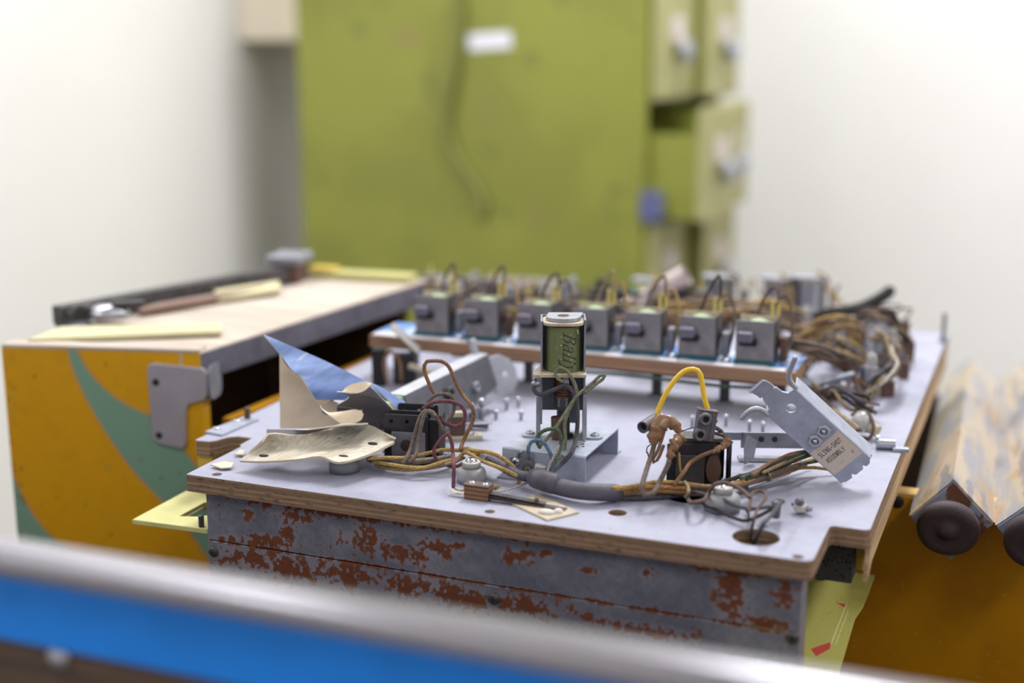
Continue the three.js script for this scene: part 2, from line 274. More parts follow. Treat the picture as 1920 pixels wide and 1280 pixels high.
// ---------------------------------------------------------------- left orange cabinet, lying on its side, open to the right
const orangeMap = (s, rep) => texture(256, 256, (u, v) => { const n = fbm(u, v, 6, 6, s, 5), q = H(Math.floor(u * 256), Math.floor(v * 256), s); let c = mix3([202, 142, 8], [184, 126, 8], step(0.35, 0.7, n)); if (q > 0.997) c = [212, 186, 130]; return c; }, true, rep);
{
  const t = thing('game_cabinet', 'orange wooden cabinet lying on its side with a pale green swoosh', 'cabinet', [0, 0, 0]);
  const FR = V([-0.1043, 0, -0.1717]), FL = V([-0.2776, 0, -0.1261]);
  const dusty = std({ map: woodTone([196, 184, 172], [176, 162, 150], 65, [2, 5]), roughness: 0.8 });
  const grey = std({ map: grain([96, 94, 106], 0.22, 8, 8, 66, [6, 6]), roughness: 0.6 });
  const dark = std({ map: woodTone([74, 48, 26], [58, 38, 20], 67, [2, 4]), roughness: 0.85 });
  const T = 0.024, y1 = 0.043, bot = BENCH + 0.0005;
  const g = metric(prism([[-0.1043, 0.1717], [-0.0752, 0.565], [-0.262, 0.565], [-0.2776, 0.1261]], T, [], 0.0008)); g.rotateX(-Math.PI / 2).translate(0, y1 - T, 0);
  mesh('top_board', metric(g), dusty, t);
  const band = metric(prism([[-0.1043, 0.1725], [-0.075, 0.565], [-0.074, 0.565], [-0.1033, 0.1725]], T - 0.001)); band.rotateX(-Math.PI / 2).translate(0, y1 - T, 0);
  mesh('grey_edge_band', metric(band), grey, t);
  // painted end panel
  const pw = FR.distanceTo(FL), ph = y1 - bot;
  const cv = document.createElement('canvas'); cv.width = 372; cv.height = 1160; const c = cv.getContext('2d');
  c.fillStyle = '#dca20c'; c.fillRect(0, 0, 372, 1160);
  for (let i = 0; i < 700; i++) { c.globalAlpha = 0.035; c.fillStyle = rnd() > 0.5 ? '#8a5a04' : '#dda21c'; c.beginPath(); c.ellipse(rnd() * 372, rnd() * 1160, rr(3, 22), rr(3, 16), rnd() * 3, 0, 7); c.fill(); }
  c.globalAlpha = 1;
  const sw = (o) => { c.beginPath(); c.moveTo(o[0][0], o[0][1]); for (let i = 1; i < o.length; i += 3) c.bezierCurveTo(...o[i], ...o[i + 1], ...o[i + 2]); c.closePath(); c.fill(); c.stroke(); };
  c.lineWidth = 5; c.strokeStyle = '#c8965a'; c.fillStyle = '#7ea48e';
  sw([[124, -4], [130, 60], [180, 150], [228, 216], [262, 260], [300, 290], [330, 330], [352, 360], [390, 420], [420, 480], [420, 300], [400, 240], [356, 210], [330, 170], [300, 130], [262, 112], [205, 92], [160, 50], [143, -4]]);
  sw([[0, 235], [22, 300], [50, 350], [96, 380], [140, 420], [180, 520], [200, 640], [120, 640], [60, 640], [-10, 640], [-10, 500], [-10, 300], [-10, 235]]);
  for (let i = 0; i < 110; i++) { c.globalAlpha = rr(0.2, 0.6); c.fillStyle = pick(['#8a6a4a', '#b9a890', '#6a4a22']); const e = rnd() < 0.5; c.beginPath(); c.ellipse(e ? rr(0, 20) : rnd() * 372, rnd() * 600, rr(1, 4), rr(1, 6), rnd() * 3, 0, 7); c.fill(); }
  c.globalAlpha = 1; c.fillStyle = '#c8b08c'; c.fillRect(333, 0, 7, 26);
  const art = new THREE.CanvasTexture(cv); art.colorSpace = THREE.SRGBColorSpace; art.wrapS = art.wrapT = THREE.RepeatWrapping; art.repeat.set(1 / pw, 1 / ph);
  const fp = frame(FR.clone().setY(y1), FR.clone().sub(FL), new THREE.Vector3(0.25, 0, 1), new THREE.Group()); fp.name = 'end_panel'; t.add(fp);
  mesh('painted_board', metric(new THREE.BoxGeometry(pw, ph, 0.018).translate(-pw / 2, -ph / 2, -0.0085)), std({ map: art, roughness: 0.42 }), fp);
  const k = [0.000482, 0.00046], q = (u, v) => [(u - 375) * k[0], -(v - 662) * k[1]];
  mesh('edge_strip', box(pw, 0.0045, 0.018, -pw / 2, 0.0006, -0.0085, 0.001), dusty, fp);
  const plate = metric(prism([q(278, 695), q(282, 686), q(290, 683), q(382, 690), q(386, 700), q(386, 742), q(378, 752), q(352, 760), q(345, 772), q(342, 838), q(338, 846), q(330, 847), q(290, 838), q(280, 828)], 0.003, [], 0.0008));
  mesh('corner_plate', plate, std({ map: grain([172, 168, 178], 0.06, 8, 8, 68, [8, 8]), metalness: 0.25, roughness: 0.45 }), fp);
  const wrap = mesh('plate_return', metric(prism(roundRect(0.03, 0.03, 0.008), 0.003).rotateY(Math.PI / 2).translate(0.0056, -0.027, -0.012)), M.zincDull, fp);
  for (const [u, v] of [[293, 719], [293, 822]]) screwOn(fp, [...q(u, v), 0.003], 0.0035, [0, 0, 1], M.blackMatt);
  // inside: far end, floor of the opening, outer side
  mesh('far_end_board', box(0.17, ph - T - 0.004, 0.018, -0.172, (y1 - T + bot) / 2 + 0.001, -0.524), dark, t);
  mesh('inner_board', metric(prism([[-0.262, 0.150], [-0.25, 0.51], [-0.262, 0.51], [-0.275, 0.146]], ph - T - 0.002).rotateX(-Math.PI / 2).translate(0, bot, 0)), dark, t);
  const low = metric(prism([[-0.11, 0.196], [-0.094, 0.51], [-0.245, 0.51], [-0.25, 0.16]], 0.018).rotateX(-Math.PI / 2).translate(0, bot + 0.002, 0));
  mesh('lower_board', low, dark, t);
  const pl = metric(prism([[-0.094, 0.2], [-0.08, 0.53], [-0.09, 0.53], [-0.104, 0.2]], 0.2).rotateX(-Math.PI / 2).translate(0, -0.222, 0));
  mesh('side_plank', pl, std({ map: orangeMap(69, [4, 4]), roughness: 0.5 }), t);
}
// odds and ends lying on the left cabinet
{
  const lemon = std({ map: grain([200, 194, 154], 0.05, 8, 8, 72, [6, 6]), roughness: 0.5 });
  const flatCard = (name, label, pts, th, mat, group) => { const P = pts.map(V), o = P[0], ex = P[1].clone().sub(o), n = ex.clone().cross(P[P.length - 1].clone().sub(o)).normalize(); if (n.y < 0) n.negate();
    const g = thing(name, label, 'plastic sheet', [0, 0, 0], 0, group); frame(o, ex, n, g); const inv = new THREE.Matrix4().compose(g.position, g.quaternion, g.scale).invert();
    mesh('card', metric(prism(P.map(p => { const q = p.clone().applyMatrix4(inv); return [q.x, q.y]; }), th, [], th * 0.2)), mat, g); return g; };
  flatCard('yellow_plastic_sheet', 'pale yellow plastic sheet lying tilted on the left cabinet with chrome on it', [[-0.262, 0.0446, -0.142], [-0.12, 0.0462, -0.228], [-0.135, 0.0482, -0.25], [-0.262, 0.0478, -0.185]], 0.003, lemon);
  flatCard('yellow_plastic_sheet', 'pale yellow plastic sheet further back on the left cabinet', [[-0.2117,0.0465,-0.355],[-0.1769,0.0475,-0.4231],[-0.1917,0.0525,-0.4413],[-0.2261,0.0515,-0.3738]], 0.003, lemon);
  const a = [-0.2828,0.0575,-0.2043], b = [-0.2065,0.0575,-0.4943];
  const t = thing('dark_steel_bar', 'long dark steel bar along the far edge of the left cabinet', 'metal bar'); frame(V(a).lerp(V(b), 0.5), V(b).sub(V(a)), new THREE.Vector3(0, 0, 1), t);
  const L = V(a).distanceTo(V(b)); mesh('bar', box(L, 0.018, 0.014, 0, -0.002, 0, 0.001), M.steelDark, t); for (const s of [-0.45, -0.1, 0.3]) mesh('foot', box(0.02, 0.006, 0.03, s * L, -0.0125, 0.004), M.zincDull, t);
  const ch = thing('chrome_latch', 'chrome and black latch lying on the yellow plastic sheet', 'latch', [-0.2474,0.0515,-0.2342], 0.6);
  mesh('shell', lathe([[0.0005, 0.012], [0.012, 0.011], [0.017, 0.006], [0.018, 0], [0.0005, 0]].reverse(), 22).scale(1.1, 1, 0.8), M.screw, ch);
  mesh('arm', tube([[-0.01, 0.005, 0], [-0.025, 0.012, 0.004], [-0.035, 0.006, 0.008]], 0.003), M.steelDark, ch); mesh('lever', box(0.03, 0.006, 0.012, 0.018, 0.012, 0.003, 0.002), M.black, ch);
  const rl = thing('wooden_stick', 'reddish brown wooden stick on top of the left cabinet', 'stick', [-0.2188,0.052,-0.2983]); frame(V([-0.243,0.0495,-0.2738]), V([-0.2114,0.0495,-0.3691]).sub(V([-0.243,0.0495,-0.2738])), new THREE.Vector3(0, 0, 1), rl);
  mesh('shaft', metric(lathe([[0.0005, 0], [0.004, 0], [0.0055, 0.02], [0.005, 0.15], [0.004, 0.17], [0.0005, 0.17]], 12).rotateZ(-Math.PI / 2)), std({ map: woodTone([142, 116, 102], [112, 88, 76], 73, [6, 6]), roughness: 0.6 }), rl);
  const cl = thing('clamp_block', 'dark clamp block with a grey cap at the cabinet end', 'clamp', [-0.2128,0.043,-0.5005], 0.2);
  mesh('block', box(0.03, 0.022, 0.04, 0, 0.011, 0, 0.002), M.brown, cl); mesh('cap', box(0.04, 0.01, 0.05, 0, 0.027, 0, 0.003), M.zincDull, cl);
  const bl = thing('yellow_board', 'pale yellow board lying across the far end of the left cabinet', 'board', [-0.15,0.0435,-0.5409], 0.1);
  mesh('board', box(0.13, 0.008, 0.03, 0, 0.004, 0, 0.001), std({ map: grain([176, 172, 112], 0.05, 6, 6, 74, [5, 5]), roughness: 0.6 }), bl); mesh('batten', box(0.03, 0.004, 0.02, -0.04, 0.0102, 0, 0.001), M.yellowPaint, bl);
}

// ---------------------------------------------------------------- right orange cabinet
{
  const t = thing('game_cabinet', 'glossy orange cabinet under the two steel legs', 'cabinet', [0, 0, 0]);
  const om = phys({ map: orangeMap(75, [3, 3]), roughness: 0.28, clearcoat: 0.4, clearcoatRoughness: 0.25 });
  const edge = std({ map: woodTone([204, 170, 104], [184, 148, 84], 76, [4, 8]), roughness: 0.7 }), bot = BENCH, y1 = -0.0455, inner = std({ map: woodTone([60, 42, 26], [44, 30, 20], 77, [2, 4]), roughness: 0.9 });
  mesh('front_panel', box(1.1, y1 - bot, 0.018, 0.75, (y1 + bot) / 2, -0.287, 0.001), om, t);
  mesh('front_panel_edge', box(1.1, 0.003, 0.017, 0.75, y1 + 0.0012, -0.287, 0.0005), edge, t);
  mesh('side_panel', box(0.018, y1 - bot - 0.1, 0.7, 0.21, (y1 + bot) / 2 - 0.05, -0.65), inner, t);
  mesh('side_panel', box(0.018, y1 - bot - 0.1, 0.7, 1.29, (y1 + bot) / 2 - 0.05, -0.65), inner, t);
  mesh('rear_panel', box(1.1, y1 - bot - 0.1, 0.018, 0.75, (y1 + bot) / 2 - 0.05, -1.0), inner, t);
  mesh('inner_floor', box(1.06, 0.012, 0.69, 0.75, bot + 0.01, -0.645), inner, t);
  mesh('bolt', panHead(0.005, 0.003).rotateX(Math.PI / 2).translate(...[0.4673,-0.0505,-0.278]), M.blackMatt, t);
}
// two steel legs lying across it
{
  const legMap = texture(512, 256, (u, v) => { const s = fbm(u, v, 3, 10, 82, 5), d = fbm(u, v, 8, 8, 83, 4); let c = mix3([158, 158, 166], [196, 180, 158], step(0.38, 0.6, s)); c = mix3(c, [186, 150, 108], 0.7 * step(0.55, 0.75, d)); return mix3(c, [112, 116, 132], 0.6 * step(0.62, 0.75, fbm(u, v, 5, 12, 84, 4))); }, true, [2.4, 6]);
  const legM = std({ map: legMap, metalness: 0.35, roughness: 0.38 });
  const rustEdge = std({ map: grain([150, 104, 72], 0.3, 16, 16, 85, [16, 16]), roughness: 0.8 });
  const endM = std({ roughness: 0.45, metalness: 0.4, map: texture(256, 256, (u, v) => mix3([136, 142, 162], [104, 68, 48], step(0.58, 0.66, fbm(u, v, 6, 6, 86, 5))), true, [9, 9]) });
  const mk = (label, ridge, back, twist) => {
    const t = thing('angle_iron', label, 'angle iron', [0, 0, 0], 0, 'angle iron legs on the right cabinet');
    const z = V(ridge).sub(V(back)).normalize(), up = new THREE.Vector3(0, 1, 0), x = up.clone().cross(z).normalize(), y = z.clone().cross(x);
    t.position.copy(V(ridge)); t.quaternion.setFromRotationMatrix(new THREE.Matrix4().makeBasis(x, y, z)); t.rotateZ(twist);
    const L = V(ridge).distanceTo(V(back)), a = 0.0300, b = 0.0305, th = 0.0025;
    const prof = [[0, 0], [a, -b], [a - th, -b - 0.001], [0, -th * 1.5], [-a + th, -b - 0.001], [-a, -b]];
    const pg = metric(prism(prof, L, [], 0.0006).translate(0, 0, -L)), pp = pg.attributes.position, pu = pg.attributes.uv; for (let i = 0; i < pp.count; i++) pu.setXY(i, pp.getZ(i) + twist * 9, pp.getX(i) * 1.4 + twist * 5);
    mesh('angle_profile', pg, legM, t);
    mesh('end_plate', metric(prism([[0, -0.003], [a - 0.0015, -b - 0.001], [0, -2 * b], [-a + 0.0015, -b - 0.001]], 0.002, [], 0.0003).translate(0, 0, -0.0012)), endM, t);
    mesh('rusty_rim', tube([[-a + 0.003, -b + 0.0005, -0.0015], [-0.003, -0.0055, -0.0015]], 0.0014), rustEdge, t);
    const f = new THREE.Group(); f.name = 'levelling_foot'; f.position.set(-0.002, -b - 0.0045, 0.013); f.rotation.x = 0.34; t.add(f);
    mesh('foot_disc', lathe([[0.0004, 0.0075], [0.004, 0.007], [0.006, 0.0045], [0.0095, 0.0032], [0.014, 0.0045], [0.0185, 0.0042], [0.0215, 0.002], [0.0222, -0.002], [0.021, -0.0055], [0.0004, -0.006]].reverse(), 40).rotateX(Math.PI / 2), std({ map: grain([74, 62, 66], 0.35, 12, 12, 87, [18, 18]), metalness: 0.4, roughness: 0.42, bumpMap: bumpTex, bumpScale: 0.0003 }), f);
    mesh('threaded_stem', cyl(0.004, 0.004, 0.02, 0, -0.02, 0, 12).rotateX(Math.PI / 2), M.steelDark, f);
    return t;
  };
  mk('dusty steel angle leg with a round brown foot, next to the board', [0.5106, -0.0071, -0.2192], [0.4839, -0.0755, -0.9273], 0.03);
  mk('dusty steel angle leg cut off by the picture edge', [0.573, -0.0075, -0.216], [0.545, -0.0755, -0.925], -0.05);
}

// ---------------------------------------------------------------- blue machine in the foreground
{
  const t = thing('blue_game_cabinet', 'blue cabinet with a white metal rail across the foreground', 'cabinet', [0.124, 0.083, 0.31], 0.012);
  const blue = std({ map: grain([2, 134, 240], 0.05, 6, 6, 88, [5, 5]), roughness: 0.5 });
  const L = 2.4;
  const prof = roundRect(0.021, 0.0145, 0.0065, -0.0105, -0.00725, 6);
  mesh('metal_rail', metric(prism(prof, L).rotateY(Math.PI / 2).translate(-L / 2 + 0.2, 0, 0)), std({ color: 0xa2a0a8, metalness: 0.55, roughness: 0.2 }), t);
  const wood = std({ map: woodTone([96, 76, 62], [66, 52, 44], 89, [2, 6]), roughness: 0.7 });
  mesh('rail_seat', box(L, 0.012, 0.005, 0.2, -0.0203, -0.0183), M.blackMatt, t);
  mesh('blue_panel', box(L, 0.034, 0.012, 0.2, -0.0395, -0.007, 0.002), blue, t);
  mesh('brown_lower_panel', box(L, 0.5, 0.014, 0.2, -0.3075, -0.014, 0.002), wood, t);
  mesh('cabinet_body', box(L, FLOOR * -1 - 0.02, 0.02, 0.2, (FLOOR + 0.06 - 0.083 - 0.083) / 2, -0.034, 0.002), wood, t);
  mesh('bolt', panHead(0.006, 0.004).rotateX(Math.PI / 2).translate(0.02, -0.062, -0.0068), M.screw, t);
}

// ---------------------------------------------------------------- the upturned playfield board
const BT = 0.0127;
{
  const t = thing('playfield_board', 'upturned plywood playfield board painted white on its underside', 'board');
  const arc = (cx, cy, r, a0, a1, n = 5) => Array.from({ length: n + 1 }, (_, i) => { const a = (a0 + (a1 - a0) * i / n) * Math.PI / 180; return [cx + r * Math.cos(a), cy + r * Math.sin(a)]; });
  const out = [[0, 0.0005], [0.0005, 0], ...arc(0.4395, 0.006, 0.006, -90, 0), ...arc(0.4495, 0.063, 0.004, 180, 90), ...arc(0.4664, 0.071, 0.004, -90, 0),
    [0.4704, 0.70], [-0.0436, 0.70], [-0.0436, 0.0745], [-0.042, 0.073], [-0.0309, 0.0743], [-0.0274, 0.0781], [-0.0246, 0.088], [-0.021, 0.0925], [-0.0168, 0.0947], [-0.0051, 0.0947], [-0.0038, 0.0754], [-0.0007, 0.0722]];
  const g = prism(out, BT, [[0.3116, 0.0388, 0.0062], [0.4057, 0.0284, 0.0148], [0.137, 0.094, 0.026], [0.349, 0.1, 0.026]]);
  g.rotateX(-Math.PI / 2).translate(0, -BT, 0);
  const m = new THREE.Mesh(g, [M.board, M.ply]); m.name = 'plywood_sheet'; m.castShadow = m.receiveShadow = true; t.add(m);
  for (const [x, z] of [[0.0207, -0.0082], [0.436, -0.0055], [0.2325, -0.0095]]) { mesh('sunk_screw', merge([lathe([[0.0001, 0.0004], [0.0028, 0.0003], [0.0036, 0]].reverse(), 14)]).translate(x, 0, z), M.rustDisc, t); }
  mesh('right_rail', metric(prism([[0.07, -0.036], [0.09, -0.0285], [0.69, -0.0345], [0.69, -BT], [0.078, -BT]], 0.003).rotateY(Math.PI / 2).translate(0.4675, 0, 0)), std({ map: woodTone([188, 160, 124], [158, 128, 94], 101, [3, 8]), roughness: 0.75 }), t);
}
// wooden crate below, mostly hidden
{
  const t = thing('wooden_crate', 'dark wooden crate carrying the board', 'crate', [0.22, BENCH, -0.15]);
  const w = std({ map: woodTone([70, 54, 40], [54, 40, 30], 102, [2, 6]), roughness: 0.9 }), h = -BT - BENCH - 0.001;
  for (const [x, z, w2, d] of [[-0.19, 0, 0.016, 0.2], [0.14, 0, 0.016, 0.2], [-0.03, -0.094, 0.32, 0.016]]) mesh('side', box(w2, h, d, x, h / 2, z, 0.002), w, t);
}
// rusted steel apron hanging under the front edge
{
  const t = thing('steel_apron', 'rusty galvanised steel apron below the front edge of the board', 'metal panel', [0.011, 0, -0.008]);
  const W = 0.428, y1 = -BT - 0.0002, seam = -0.0505, y0 = -0.2;
  const blobs = [[0.035, -0.026, 0.006, 0.006], [0.066, -0.034, 0.007, 0.017], [0.073, -0.023, 0.02, 0.004], [0.05, -0.045, 0.025, 0.006], [0.13, -0.033, 0.02, 0.009], [0.155, -0.039, 0.024, 0.008], [0.185, -0.031, 0.01, 0.006], [0.2, -0.027, 0.008, 0.004], [0.24, -0.028, 0.012, 0.006], [0.263, -0.0235, 0.006, 0.004], [0.292, -0.03, 0.008, 0.003], [0.33, -0.026, 0.005, 0.004], [0.383, -0.03, 0.013, 0.022], [0.418, -0.027, 0.007, 0.009], [0.12, -0.0165, 0.12, 0.003], [0.38, -0.0165, 0.03, 0.004], [0.08, -0.06, 0.09, 0.011], [0.2, -0.062, 0.08, 0.01], [0.33, -0.064, 0.04, 0.006], [0.41, -0.048, 0.02, 0.005], [0.02, -0.048, 0.02, 0.004]];
  const map = texture(2048, 512, (u, v) => {
    const x = u * W, y = y0 + v * (y1 - y0) * 1, n = fbm(u, v, 40, 16, 111, 5), f = fbm(u, v, 160, 64, 121, 3), sp = fbm(u, v, 12, 5, 131, 4);
    let r = 0; for (const [bx, by, sx, sy] of blobs) { const q = ((x - bx) / sx) ** 2 + ((y - by) / sy) ** 2; r = Math.max(r, Math.exp(-q * 0.9)); }
    r = Math.max(r, 0.95 * Math.exp(-(((y - seam) / 0.0016) ** 2)) * step(0.25, 0.6, fbm(u, v, 20, 3, 141, 3) + 0.2));
    const rust = step(0.47, 0.64, r * 0.5 + n * 0.6 + (f - 0.5) * 0.85 - 0.1), bloom = step(0.34, 0.6, r * 0.7 + n * 0.3) * (1 - rust);
    let c = mix3([112, 115, 130], [138, 140, 152], step(0.3, 0.7, sp)); c = c.map(k => k * (0.9 + 0.2 * f));
    c = mix3(c, [168, 158, 170], bloom * 0.45); c = mix3(c, mix3([98, 54, 36], [136, 80, 52], f), rust);
    if (H(Math.floor(u * 1024), Math.floor(v * 256), 9) > 0.9985) c = [60, 44, 42]; return c;
  });
  const fit = (g) => { const p = g.attributes.position, uv = g.attributes.uv; for (let i = 0; i < p.count; i++) uv.setXY(i, p.getX(i) / W, (p.getY(i) - y0) / (y1 - y0)); return g; };
  const m = std({ map, metalness: 0.3, roughness: 0.55 });
  mesh('upper_plate', fit(box(W, y1 - seam - 0.0003, 0.0016, W / 2, (y1 + seam + 0.0003) / 2, 0, 0.0003)), m, t);
  mesh('lower_plate', fit(box(W, seam - y0 - 0.0003, 0.0016, W / 2, (seam + y0 - 0.0003) / 2, 0.0009, 0.0004)), m, t);
  mesh('left_return', fit(box(0.0014, y1 - y0, 0.05, 0.0007, (y1 + y0) / 2, -0.026)), m, t); mesh('right_return', fit(box(0.0014, y1 - y0, 0.02, W - 0.0007, (y1 + y0) / 2, -0.011)), m, t);
  for (const [u, v] of [[397, 1031], [927, 1120], [1490, 1192]]) { const k = { 397: [0.0133,-0.0586,-0.0075], 927: [0.2365,-0.0595,-0.0075], 1490: [0.4351,-0.0532,-0.0075] }[u]; screwOn(t, [Math.max(k[0], 0.0155) - 0.011, k[1], 0.0017], 0.0044, [0, 0, 1], M.steelDark); }
}
// pieces around and below the board
{
  const lemon = std({ map: grain([206, 202, 138], 0.07, 9, 9, 112, [7, 7]), roughness: 0.5 });
  const onY = (pts) => pts.map(p => [p[0], -p[2]]);
  const t = thing('slotted_yellow_plate', 'pale yellow slotted plate sticking out at the lower left of the board', 'plastic plate');
  const g = metric(prism(onY([[-0.0536,-0.045,-0.0045],[-0.055,-0.045,-0.0712],[-0.0493,-0.045,-0.103],[-0.0035,-0.045,-0.0865],[0.0353,-0.045,-0.0258],[0.0087,-0.045,-0.008],[-0.0297,-0.045,-0.0057]]), 0.003, [onY([[-0.0257,-0.045,-0.0231],[-0.0261,-0.045,-0.0573],[-0.0014,-0.045,-0.0608],[0.0086,-0.045,-0.0456],[-0.0129,-0.045,-0.027]])], 0.0004)); g.rotateX(-Math.PI / 2).translate(0, -0.0465, 0);
  mesh('plate', metric(g), lemon, t);
  const s = [0.0031,-0.0435,-0.0109]; mesh('threaded_stud', lathe(Array.from({ length: 15 }, (_, i) => [i % 2 ? 0.0018 : 0.0023, i * 0.00065]).concat([[0.0001, 0.0095]]), 12).translate(s[0], -0.0435, s[2]), M.steelDark, t);
  mesh('hanger', box(0.006, 0.0304, 0.04, 0.02, -0.0282, -0.045), M.brown, t);
  const b = thing('yellow_wood_block', 'yellow painted wood block under the left tab of the board', 'wood block', [-0.0375, -BT, -0.1]);
  mesh('block', box(0.014, 0.045, 0.04, 0.0005, -0.0228, 0.004, 0.001), M.yellowPaint, b);
  // printed yellow panel under the right end
  const cv = document.createElement('canvas'); cv.width = cv.height = 512; const c = cv.getContext('2d'); c.fillStyle = '#c6c06a'; c.fillRect(0, 0, 512, 512);
  for (let i = 0; i < 260; i++) { c.globalAlpha = rr(0.3, 0.9); c.fillStyle = '#2e2c18'; c.beginPath(); c.arc(rnd() * 512, rnd() * 300, rr(0.6, 2), 0, 7); c.fill(); } c.globalAlpha = 1;
  const y = -0.1, R = V([0.457,-0.1,-0.243]), z0 = R.z, x1 = R.x, sx = 0.07, sz = 0.2; // canvas spans x1-sx..x1, z0..z0+sz
  const px2 = p => [(p[0] - (x1 - sx)) / sx * 512, (p[2] - z0) / sz * 512];
  const poly = (P, f) => { c.fillStyle = f; c.beginPath(); P.map(px2).forEach((q, i) => i ? c.lineTo(...q) : c.moveTo(...q)); c.closePath(); c.fill(); };
  poly([[0.4366,-0.1,-0.1793],[0.4444,-0.1,-0.1793],[0.445,-0.1,-0.1724]], '#d2564c'); poly([[0.4332,-0.1,-0.0946],[0.4443,-0.1,-0.1107],[0.4453,-0.1,-0.0995],[0.4385,-0.1,-0.0845]], '#d2564c');
  poly([[0.4444,-0.1,-0.1793],[0.4452,-0.1,-0.1787],[0.4456,-0.1,-0.1068],[0.4443,-0.1,-0.1081]], '#e4e0a0'); poly([[0.4473,-0.1,-0.1693],[0.448,-0.1,-0.1686],[0.4483,-0.1,-0.1079],[0.4475,-0.1,-0.1084]], '#e4e0a0');
  const art = new THREE.CanvasTexture(cv); art.colorSpace = THREE.SRGBColorSpace; art.flipY = false;
  const yp = thing('printed_yellow_panel', 'yellow printed panel with red triangles below the right corner of the board', 'plastic panel');
  const pg = metric(prism([[0.385, -z0], [x1, -z0], [x1 - 0.0005, -z0 - 0.06], [x1 - 0.003, -z0 - 0.085], [x1 + 0.002, -0.036], [0.385, -0.036]], 0.002).rotateX(-Math.PI / 2).translate(0, y - 0.002, 0));
  const P = pg.attributes.position, U = pg.attributes.uv; for (let i = 0; i < P.count; i++) U.setXY(i, (P.getX(i) - (x1 - sx)) / sx, (P.getZ(i) - z0) / sz);
  mesh('panel', pg, std({ map: art, roughness: 0.4 }), yp);
  mesh('hanger', box(0.006, 0.086, 0.006, 0.42, -0.0567, -0.22), M.brown, yp);
  const fb = thing('foam_block', 'dark speckled foam block under the notch of the board', 'block', [0.436, -BT, -0.105]);
  mesh('foam', box(0.038, 0.032, 0.03, 0.004, -0.0162, 0.006, 0.001), std({ map: texture(256, 256, (u, v) => H(Math.floor(u * 64), Math.floor(v * 64), 3) > 0.93 ? 14 : 62 + 16 * fbm(u, v, 20, 20, 5, 3), true, [12, 12]), roughness: 0.95 }), fb);
  const ys = thing('yellow_side_strip', 'small yellow strip hanging behind the notch of the board', 'plastic strip', [0.459, -BT, -0.1]);
  mesh('strip', box(0.0055, 0.026, 0.002, 0.0028, -0.0132, 0.004, 0.0006), M.yellowPaint, ys);
}

